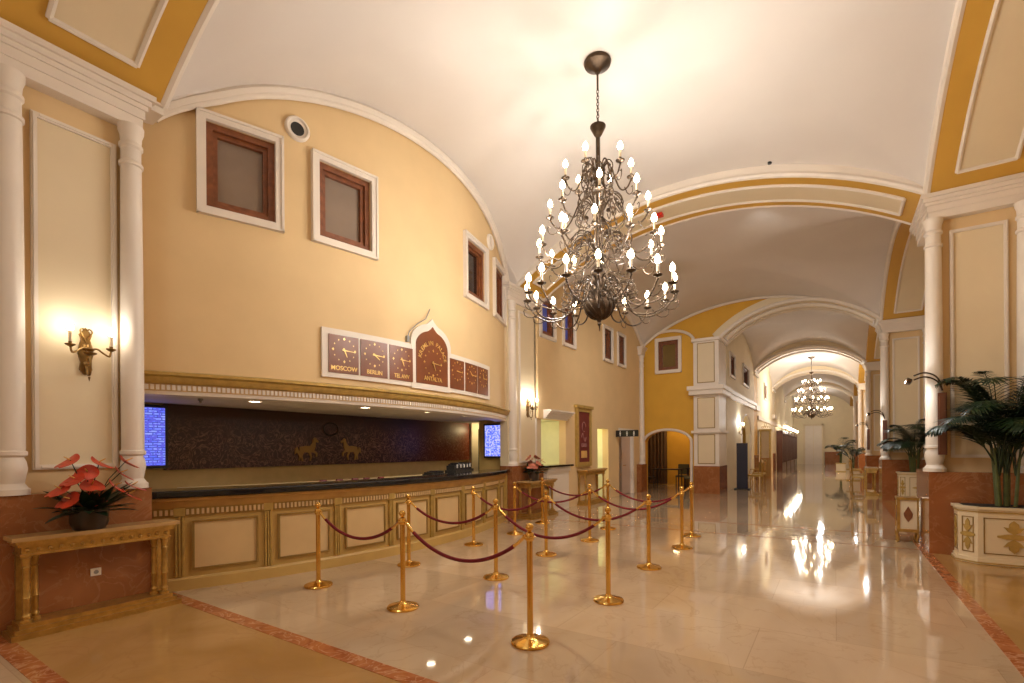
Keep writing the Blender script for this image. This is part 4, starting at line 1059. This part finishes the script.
# flowers
def leafshape(m, p, d, n_, L_, W, curl=.3, seg=6):
    """pointed leaf: base p, direction d, normal n"""
    d = Vector(d).normalized(); n_ = Vector(n_).normalized(); s = d.cross(n_).normalized(); n_ = s.cross(d); p = Vector(p); vs = []; fs = []
    for i in range(seg + 1):
        u = i / seg; w = W * (sin(PI * min(1, u ** .7 * 1.0)) * .5 + .002) if i < seg else .001
        c = p + d * (L_ * u) - n_ * (curl * L_ * u * u)
        vs += [c - s * w, c + n_ * (-w * .25), c + s * w]
    for i in range(seg):
        for k in range(2): fs.append((i * 3 + k, i * 3 + k + 1, (i + 1) * 3 + k + 1, (i + 1) * 3 + k))
    n0 = len(vs); vs += [v - n_ * .003 for v in vs]; fs += [tuple(reversed([q + n0 for q in f_])) for f_ in fs]
    m.add(vs, fs)
def flowerpot(label, loc, s, fl, potm, blooms, seed, r=.135, h=.2, xmin=-9, fs_=1.0):
    t = thing('potted_anthurium' if fl is FLOWER else 'flower_vase', label, 'flowers', loc); rn = random.Random(seed)
    def ob(n, mb, mt, pr=None):
        mb.v = [(max(v[0], xmin), v[1], v[2]) for v in mb.v]; return obj(n, mb, mt, pr or t, True, world=False)
    m = MB(); m.lathe([(r * .8, 0), (r * .97, h * .3), (r, h * .85), (r * 1.04, h), (r * .94, h), (r * .92, h * .85), (.001, h * .85)], (0, 0, 0), 24); ob('pot', m, potm)
    m = MB()
    for k in range(34):
        an = 2 * PI * rn.random(); el = .15 + .9 * rn.random(); d = (cos(an) * cos(el), sin(an) * cos(el), sin(el)); L_ = s * (.20 + .16 * rn.random())
        b = (cos(an) * r * .5, sin(an) * r * .5, h * .8); 
        leafshape(m, (b[0] + d[0] * .06, b[1] + d[1] * .06, b[2] + d[2] * .06), d, (-d[0] * .5, -d[1] * .5, 1), L_, .085 * s, .3)
        m.tube([b, (b[0] + d[0] * .08, b[1] + d[1] * .08, b[2] + d[2] * .08)], .005, 4)
    ob('foliage', m, LEAF2)
    for (a, rad, z) in blooms:
        x, y = rad * cos(a) * s, rad * sin(a) * s; zz = h + z * s
        m = MB(); m.tube([(0, 0, h * .8), (x * .5, y * .5, h + (zz - h) * .6), (x, y, zz)], .004, 4)
        st = ob('flower_stem', m, LEAF2)
        m = MB(); tilt = Matrix.Translation((x, y, zz)) @ Matrix.Rotation(a, 4, 'Z') @ Matrix.Rotation(.55 + .3 * rn.random(), 4, 'Y')
        pts = []; N_ = 20
        for i in range(N_):
            u = 2 * PI * i / N_; rr = (.066 * s * fs_) * (1 + .28 * cos(u) - .22 * (abs(sin(u / 2)) < .12))
            pts.append((rr * cos(u) * 1.15, rr * sin(u), .012 * cos(2 * u)))
        vs = [(0, 0, -.008)] + pts + [(0, 0, -.012)] + [(a_, b_, c_ - .004) for a_, b_, c_ in pts]
        fs = [(0, 1 + i, 1 + (i + 1) % N_) for i in range(N_)] + [(N_ + 1, N_ + 2 + (i + 1) % N_, N_ + 2 + i) for i in range(N_)] + [(1 + i, N_ + 2 + i, N_ + 2 + (i + 1) % N_, 1 + (i + 1) % N_) for i in range(N_)]
        m.add(vs, fs); m.xf(tilt); f_ = ob('flower', m, fl)
        m = MB(); m.tube([(0, 0, 0), (.02 * s, 0, .05 * s)], [.007, .004], 6); m.xf(tilt); ob('spadix', m, SPADIX, f_)
    return t
raw = [(-.146, .456), (.064, .433), (.275, .439), (.228, .33), (-.123, .29), (-.22, .205), (0, .228), (.175, .21), (.31, .2), (.28, .12), (-.164, .11), (.01, .094), (-.03, .35)]
bl = [(math.atan2(dy, .03 + .13 * (.5 - zz)), math.hypot(dy, .03 + .13 * (.5 - zz)), zz) for dy, zz in raw]
flowerpot('potted red anthuriums in a dark pot on the near console table', (-5.79, 1.64, .86), 1.0, FLOWER, POT, bl, 5, .145, .19, -.16, 1.35)
bl2 = [(-.8 + .7 * k, .09 + .05 * (k % 3), .12 + .07 * (k % 4)) for k in range(9)]
flowerpot('pink flowers in a dark vase on the console at the far end of the desk', (-5.82, 9.75, .86), .95, FLOWERP, mat('grey_vase', (.08, .06, .05), .3), bl2, 9, .12, .22, -.17, 1.3)

# ------------------------------------------------------------------ poster, signs
t = thing('framed_banner', 'tall dark red banner in a gilt frame on the left wall', 'poster', (-6.0, 12.8, 1.1))
m = MB(); m.box(-6.02, -5.97, 12.42, 13.15, 1.2, 2.62); obj('banner', m, REDSIGN, t, False)
m = MB()
for a0, a1, b0, b1 in ((12.3, 12.42, 1.08, 2.74), (13.15, 13.27, 1.08, 2.74), (12.42, 13.15, 1.08, 1.2), (12.42, 13.15, 2.62, 2.74)): m.box(-6.02, -5.94, a0, a1, b0, b1)
m.box(-6.02, -5.9, 12.25, 13.32, 2.72, 2.8); obj('banner_frame', m, GILT2, t, False)
m = MB(); m.box(-5.97, -5.965, 12.6, 12.98, 1.32, 1.52); obj('gold_block', m, CLOCKG, t, False)
m = MB()
m.tube([(-5.965, 12.62 + .3 * i / 8, 1.9 + .12 * sin(i * .8)) for i in range(9)], .012, 4)
for k in range(3): m.tube([(-5.965, 12.66 + .12 * k + .04 * cos(2 * PI * i / 8), 1.68 + .055 * sin(2 * PI * i / 8)) for i in range(9)], .010, 4)
m.tube([(-5.965, 12.78 + .12 * cos(2 * PI * i / 10), 2.2 + .14 * sin(2 * PI * i / 10)) for i in range(9)], .012, 4); obj('pale_marks', m, mat('dull_print', (.35, .16, .14), .5), t)
t = thing('direction_sign', 'black sign with white pictograms over the rest room doorway', 'sign', (-5.7, 15.1, 1.95))
m = MB(); m.box(-6.0, -5.25, 15.3, 15.34, 1.96, 2.17); obj('sign_board', m, DARK, t, False)
m = MB(); 
for k, x in enumerate((-5.85, -5.62, -5.39)):
    m.ball((x, 15.297, 2.125), .018, 8); m.box(x - .022, x + .022, 15.292, 15.299, 2.04, 2.1); m.box(x - .016, x - .004, 15.292, 15.299, 1.98, 2.04); m.box(x + .004, x + .016, 15.292, 15.299, 1.98, 2.04)
obj('pictogram', m, OFFWHITE, t, False)

# ------------------------------------------------------------------ planters and palms
def planter(label, x, y, H, wx, dy, orn=True):
    """half-octagonal planter with its back at y, front towards -y; x = left edge"""
    t = thing('palm_planter', label, 'planter', (x, y, 0)); c = .17
    pts = [(0, 0), (0, -dy + c), (c, -dy), (wx - c, -dy), (wx, -dy + c), (wx, 0)]
    mp = lambda a, b, z: (x + a, y + b, z)
    def ring(e): return [(0 - e, 0), (0 - e, -dy + c - e * .4), (c - e * .4, -dy - e), (wx - c + e * .4, -dy - e), (wx + e, -dy + c - e * .4), (wx + e, 0)]
    m = MB(); m.mpoly(mp, ring(0), .06, H - .05); obj('body', m, PANEL, t, False)
    m = MB(); m.mpoly(mp, ring(.03), 0, .045); m.mpoly(mp, ring(.015), .045, .08); m.mpoly(mp, ring(.035), H - .035, H); m.mpoly(mp, ring(.012), H - .06, H - .035); obj('rim', m, PANEL, t, False)
    m = MB(); m.mpoly(mp, ring(.036), .012, .028); m.mpoly(mp, ring(.014), H - .075, H - .062); obj('gilt_line', m, GILT2, t, False)
    m = MB(); m.mpoly(mp, [(a * .9 + wx * .05, b * .9 - .01) for a, b in ring(0)], H, H + .006); obj('soil', m, SOIL, t, False)
    # faces: chamfer and front
    def face(p, q, name):
        p = Vector((x + p[0], y + p[1], 0)); q = Vector((x + q[0], y + q[1], 0)); d = (q - p); L_ = d.length; d.normalize(); nn = Vector((d.y, -d.x, 0))
        if nn.y > 0: nn = -nn
        fm = lambda a, z, c_: tuple(p + d * a + nn * c_ + Vector((0, 0, z)))
        g = min(.055, L_ * .2); w = .012
        m = MB()
        for (a0, a1, b0, b1) in ((g, g + w, .14, H - .14), (L_ - g - w, L_ - g, .14, H - .14), (g, L_ - g, .14, .14 + w), (g, L_ - g, H - .14 - w, H - .14)): m.mbox(fm, a0, a1, b0, b1, -.002, .007)
        obj('panel_line', m, OLIVE, t, False)
        m = MB(); cx_, cz = L_ / 2, H / 2
        for s in ((1 if L_ > .4 else .55),):
            for sy in (1, -1):
                m.mpoly(fm, [(cx_, cz + sy * .03), (cx_ - .06 * s, cz + sy * .07), (cx_ - .10 * s, cz + sy * .13), (cx_ - .05 * s, cz + sy * .12), (cx_ - .045 * s, cz + sy * .17), (cx_, cz + sy * .215), (cx_ + .045 * s, cz + sy * .17), (cx_ + .05 * s, cz + sy * .12), (cx_ + .10 * s, cz + sy * .13), (cx_ + .06 * s, cz + sy * .07)], -.002, .014)
                m.mpoly(fm, [(cx_ - .16 * s, cz + sy * .012), (cx_ - .06 * s, cz + sy * .035), (cx_ + .06 * s, cz + sy * .035), (cx_ + .16 * s, cz + sy * .012), (cx_ + .16 * s, cz), (cx_ - .16 * s, cz)], -.002, .012)
        obj('gilt_ornament', m, GILT2, t, False)
    face((0, -dy + c), (c, -dy), 'a'); face((c, -dy), (wx - c, -dy), 'b'); face((0, 0), (0, -dy + c), 'c')
    return t
planter('large cream and gilt planter holding the big palm at the right', 1.42, 9.36, .76, 1.03, .46)
planter('cream planter holding the smaller palm before the second right pier', 1.50, 17.96, .86, .9, .5)
def palm(label, x, y, z, H, sp, nf, seed, leaf=LEAF, dirs=None, xm=9, ym=9):
    t = thing('palm_plant', label, 'plant', (x, y, z)); rn = random.Random(seed)
    def ob(n, mb, mt):
        mb.v = [(min(v[0], xm), min(v[1], ym), v[2]) for v in mb.v]; return obj(n, mb, mt, t, True, world=False)
    m = MB()
    stems = [(.05 * rn.uniform(-1, 1) * 2, .04 * rn.uniform(-1, 1) * 2) for _ in range(7)]
    for sx, sy in stems: m.tube([(sx, sy, 0), (sx * 1.3, sy * 1.3, H * .25), (sx * 1.6, sy * 1.6, H * .42)], [.022, .018, .012], 7)
    ob('stems', m, STEM)
    for k in range(nf):
        an = 2 * PI * (k + rn.uniform(-.3, .3)) / nf if dirs is None else dirs[k % len(dirs)] + rn.uniform(-.2, .2)
        L_ = sp * rn.uniform(.75, 1.1); up = H * rn.uniform(.6, 1.05)
        if sin(an) > 0: L_ *= 1 - .5 * sin(an)
        if cos(an) > .3 and xm < 9: L_ *= .75
        b = stems[k % 7]
        rk = []; n = 16
        for i in range(n + 1):
            u = i / n; rad = L_ * (u ** 1.25); hz = H * .22 + (up - H * .22) * (1 - (1 - u) ** 1.8) * 1.05 - .38 * L_ * u ** 3
            rk.append(Vector((b[0] + rad * cos(an), b[1] + rad * sin(an), hz)))
        m = MB(); m.tube(rk, [.010 * (1 - .75 * i / n) for i in range(n + 1)], 5)
        for i in range(5, n + 1):
            for h in (0, .5):
                u = (i - h) / n; p = rk[i] if h == 0 else rk[i].lerp(rk[i - 1], .5)
                d = (rk[i] - rk[i - 1]).normalized(); side = d.cross(Vector((0, 0, 1))).normalized(); ll = L_ * .58 * sin(PI * min(1, .15 + u * .85)) ** .6 * (1.02 - .35 * u)
                for s in (-1, 1):
                    dd = (d * .75 + side * s * .75 + Vector((0, 0, .22 - .3 * u))).normalized()
                    leafshape(m, p, dd, Vector((0, 0, 1)) + side * s * -.3, ll * rn.uniform(.85, 1.1), .030, .45, 4)
        ob('frond', m, leaf)
    return t
palm('big green palm in the large planter at the right', 1.90, 9.05, .77, 1.85, .86, 34, 11, xm=.57, ym=.33)
palm('smaller green palm before the second right pier', 1.85, 17.6, .87, 1.5, 1.0, 20, 4, xm=.6, ym=.38)
def pot_palm(label, lab2, x, y, s):
    t = thing('plant_pot', lab2, 'pot', (x, y, 0))
    m = MB(); m.box(x - .25, x + .25, y - .25, y + .25, .03, .55); obj('body', m, PANEL, t, False)
    m = MB(); m.box(x - .28, x + .28, y - .28, y + .28, .5, .56); m.box(x - .28, x + .28, y - .28, y + .28, 0, .05); obj('rim', m, GILT2, t, False)
    palm(label, x, y, .56, 1.6 * s, .9 * s, 11, int(y))
pot_palm('distant dark palm on the right of the corridor, nearest to the third pier', 'distant cream pot on the right of the corridor by the third pier', .72, 28.2, .75)
pot_palm('farthest dark palm on the right of the corridor', 'farthest cream pot on the right of the corridor', .3, 38, 1.1)
# gilt floor cabinet
t = thing('gilt_pedestal', 'small gilt pedestal cabinet on curved legs beside the right pier', 'cabinet', (1.0, 10.35, 0))
m = MB(); m.box(.86, 1.12, 10.22, 10.5, .22, .72); obj('body', m, PANEL, t, False)
m = MB(); m.box(.84, 1.13, 10.2, 10.52, .70, .74); m.box(.84, 1.13, 10.2, 10.52, .18, .23)
for xx in (.86, 1.10): m.box(xx, xx + .025, 10.205, 10.225, .2, .72)
for yy in (10.21, 10.49): m.box(.845, .86, yy, yy + .02, .2, .72)
obj('gilt_frame', m, GILT, t, False)
m = MB(); m.mpoly(mapY(10.22), [(.99, .34), (.94, .42), (.93, .48), (.96, .54), (.99, .60), (1.02, .54), (1.05, .48), (1.04, .42)], 0, .012); m.mpoly(mapX(.86, -1), [(10.36, .34), (10.31, .42), (10.30, .48), (10.33, .54), (10.36, .60), (10.39, .54), (10.42, .48), (10.41, .42)], 0, .012); obj('dark_medallion', m, WOOD, t, False)
for xx in (.87, 1.1):
    for yy in (10.23, 10.48):
        s = -1 if xx < 1 else 1; m = MB(); m.tube(smooth_path([(xx, yy, .2), (xx + s * .025, yy, .13), (xx, yy, .06), (xx + s * .02, yy, .01)], 2), .016, 8); obj('leg', m, GILT, t)

# ------------------------------------------------------------------ corridor furniture
t = thing('standing_banner', 'dark navy standing banner beside the panelled pier', 'banner', (-3.0, 20.2, 0))
m = MB(); m.box(-3.12, -2.74, 20.2, 20.26, .04, 1.75); obj('banner', m, NAVY, t, False)
m = MB(); m.box(-3.2, -2.66, 20.08, 20.38, 0, .04); m.tube([(-2.93, 20.28, .04), (-2.93, 20.28, 1.75)], .015, 6); obj('stand', m, DARK, t, False)
def gchair(x, y, rz, label):
    t = thing('gilt_chair', label, 'chair', (x, y, 0), rz); o = lambda n, mb, mt=GILT, sm=True: obj(n, mb, mt, t, sm, world=False)
    m = MB(); m.box(-.24, .24, -.22, .22, .40, .48); o('seat', m, GILT2, False)
    m = MB(); m.tube([(-.22, .2, .48), (-.23, .24, .95), (0, .26, 1.08), (.23, .24, .95), (.22, .2, .48)], .02, 6); m.box(-.15, .15, .21, .24, .58, .95); o('backrest', m)
    for sx in (-1, 1):
        m = MB(); m.tube([(sx * .24, .2, .68), (sx * .26, -.1, .68), (sx * .25, -.16, .45)], .015, 6); o('armrest', m)
        for sy in (-1, 1):
            m = MB(); m.tube([(sx * .21, sy * .19, .42), (sx * .24, sy * .22, .2), (sx * .21, sy * .2, 0)], .02, 6); o('leg', m)
gchair(-2.75, 22.2, -1.2, 'gilt armchair by the left corridor wall beyond the navy banner')
gchair(-2.8, 24.0, -1.7, 'second gilt armchair by the left corridor wall')
gchair(.75, 22.6, 1.5, 'gilt armchair by the right corridor wall, nearest')
gchair(.75, 24.4, 1.7, 'gilt armchair by the right corridor wall, second')
t = thing('display_cabinet', 'tall golden display cabinet with curled ornament standing in the corridor', 'cabinet', (-3.0, 28.1, 0))
m = MB(); m.box(-3.22, -2.72, 27.95, 28.35, 0, 1.05); obj('lower_body', m, mat('golden_wood', (.52, .26, .06), .4), t, False)
m = MB()
for k in range(7): m.box(-3.2 + .07 * k, -3.17 + .07 * k, 27.93, 27.96, .12, .98)
obj('fluting', m, GILT2, t, False)
m = MB(); m.box(-3.22, -3.14, 27.95, 28.35, 1.05, 2.4); m.box(-2.80, -2.72, 27.95, 28.35, 1.05, 2.4); m.box(-3.26, -2.68, 27.9, 28.4, 2.4, 2.52); obj('upper_frame', m, GILT2, t, False)
m = MB(); m.box(-3.14, -2.80, 28.0, 28.3, 1.05, 2.4); obj('glass_case', m, PANEL, t, False)
m = MB()
for s in (-1, 1):
    for q in (.06, .14): m.torus((-2.97 + s * q, 28.1, 2.62), .05, .012, Matrix.Rotation(PI / 2, 3, 'X'))
m.torus((-2.97, 28.1, 2.74), .06, .014, Matrix.Rotation(PI / 2, 3, 'X')); obj('curled_ornament', m, GILT, t)
GLOW = emit('shop_window_glow', (1, .75, .42), 1.2)
for k in range(4):
    y0 = 37.4 + 3.9 * k; y1 = y0 + 3.3
    t = thing('shopfront', 'dark wooden shopfront along the left corridor wall, %s' % ('nearest', 'second', 'third', 'farthest')[k], 'shopfront', (-3.1, (y0 + y1) / 2, 0))
    m = MB(); m.box(XN, -2.95, y0, y1, 0, .55); m.box(XN, -2.92, y0 - .05, y1 + .05, 2.5, 2.72)
    for i in range(5):
        yy = y0 + (y1 - y0) * i / 4; m.box(XN, -2.93, yy - .09, yy + .09, .55, 2.5)
    obj('wooden_frame', m, WOODD, t, False)
    for i in range(4):
        a = y0 + (y1 - y0) * i / 4 + .1; m = MB(); m.box(-2.99, -2.96, a, a + (y1 - y0) / 4 - .2, .55, 2.5); obj('display_pane', m, GLASSDK if i % 2 else GLASSD, t, False)
    m = MB(); m.ball((-2.85, y0 + 1.0, 3.0), .09, 10); m.ball((-2.85, y0 + 2.4, 3.0), .09, 10); obj('globe_lamp', m, BULB, t)
    point((-2.6, y0 + 1.7, 2.95), 18, (1, .98, .94), .1, 'shop_lamp')

# small ceiling devices
m = MB(); m.box(-2.98, -2.86, 9.84, 9.96, 6.24, 6.30); tag(obj('fire_alarm', m, REDALARM, None, False), 'small red fire alarm under the golden arch', 'alarm')
def spot(x, y, z, label, W=0, aim=None):
    t = thing('arch_spot_or_fill', label, 'spotlight', (x, y, z)); m = MB(); m.lathe([(.05, 0), (.055, -.02), (.04, -.03), (.001, -.03)], (x, y, z), 12); obj('base', m, GREYP, t)
    m = MB(); m.lathe([(.025, 0), (.035, -.03), (.03, -.06), (.001, -.06)], (x + .01, y, z - .03), 10); obj('head', m, DARK, t)
    if W:
        l = bpy.data.lights.new('arch_fill_lamp', 'SPOT'); l.energy = W; l.color = (1, .97, .93); l.spot_size = R(118); l.spot_blend = .8; l.shadow_soft_size = .06
        o = bpy.data.objects.new('arch_fill_lamp', l); C.objects.link(o); o.location = (x, y, z - .1); o.rotation_euler = (Vector(aim) - Vector((x, y, z))).to_track_quat('-Z', 'Y').to_euler()
spot(-5.62, 1.72, ZS + .42, 'small spotlight on the golden arch above the near left pier')
spot(.78, 9.95, ZS + .33, 'small spotlight at the right end of the golden arch')
spot(-.9, 9.3, 6.44, 'small spotlight on top of the moulding over the arch')

spot(-3.5, 10.78, 6.42, 'added fill floodlight behind the golden arch on the left', 340, (-3.9, 15.5, 1.5))  # this pair is added to brighten the second bay, not a known fixture
spot(-1.3, 10.78, 6.45, 'added fill floodlight behind the golden arch on the right', 340, (-1.8, 16, 1.5))
# ------------------------------------------------------------------ other lamps, all without a visible fixture
point((-6.9, 11.0, 2.1), 16, (1, .92, .62), .1, 'hatch_lamp')
point((-7.1, 14.25, 2.1), 22, (1, .95, .66), .1, 'passage_lamp')
point((-5.4, 20.6, 2.7), 40, (1, .72, .36), .2, 'sitting_room_lamp')
point((XN - .6, 23.9, 2.6), 14, (1, .8, .5), .1, 'alcove_lamp')
point((-7.5, 10.3, 2.1), 6, (1, .8, .45), .05, 'staff_lamp')
# added lamps out of frame behind the viewer, standing in for a chandelier
for dx, dy in ((-.6, -.6), (.6, -.6), (.6, .6), (-.6, .6)):
    point((-2.4 + dx, -2.4 + dy, 4.1), 32, name='rear_fill_lamp', r=.1)
for y in (44, 50): point((-1.05, y, 5.4), 60, (1, .98, .94), .2, 'corridor_fill_lamp')  # added lamps without fixtures, brightening the far corridor

# ------------------------------------------------------------------ world, camera, view
w = bpy.data.worlds.new('World'); bpy.context.scene.world = w; w.use_nodes = True
w.node_tree.nodes['Background'].inputs[0].default_value = (1, .8, .55, 1); w.node_tree.nodes['Background'].inputs[1].default_value = .02
cam = bpy.data.cameras.new('camera'); co = bpy.data.objects.new('camera', cam); C.objects.link(co); bpy.context.scene.camera = co
F, YH, PH = 490.0, 449.5, R(.4)
a = math.atan(323 / F); ca, sa = cos(a), sin(a)
fwd = Vector((-sa, ca, 0)); rt = Vector((ca, sa, 0)); up = Vector((0, 0, 1))
right = rt * cos(PH) - up * sin(PH); upc = rt * sin(PH) + up * cos(PH)
M = Matrix((right, upc, -fwd)).transposed().to_4x4(); M.translation = (0, 0, 1.57)
co.matrix_world = M
cam.sensor_width = 36; cam.lens = F / 1024 * 36; cam.shift_y = (YH - 341.5) / 1024; cam.clip_start = .05; cam.clip_end = 200
sc = bpy.context.scene
sc.view_settings.view_transform = 'Standard'; sc.view_settings.look = 'None'; sc.view_settings.gamma = 1; sc.view_settings.exposure = 0.0
sc.view_settings.use_curve_mapping = False
sc.cycles.use_denoising = True
sc.cycles.max_bounces = 8; sc.cycles.diffuse_bounces = 5; sc.cycles.glossy_bounces = 4
sc.cycles.sample_clamp_indirect = 4; sc.cycles.sample_clamp_direct = 40
sc.cycles.use_light_tree = True
for o in bpy.data.objects:
    if '_o' in o: del o['_o']
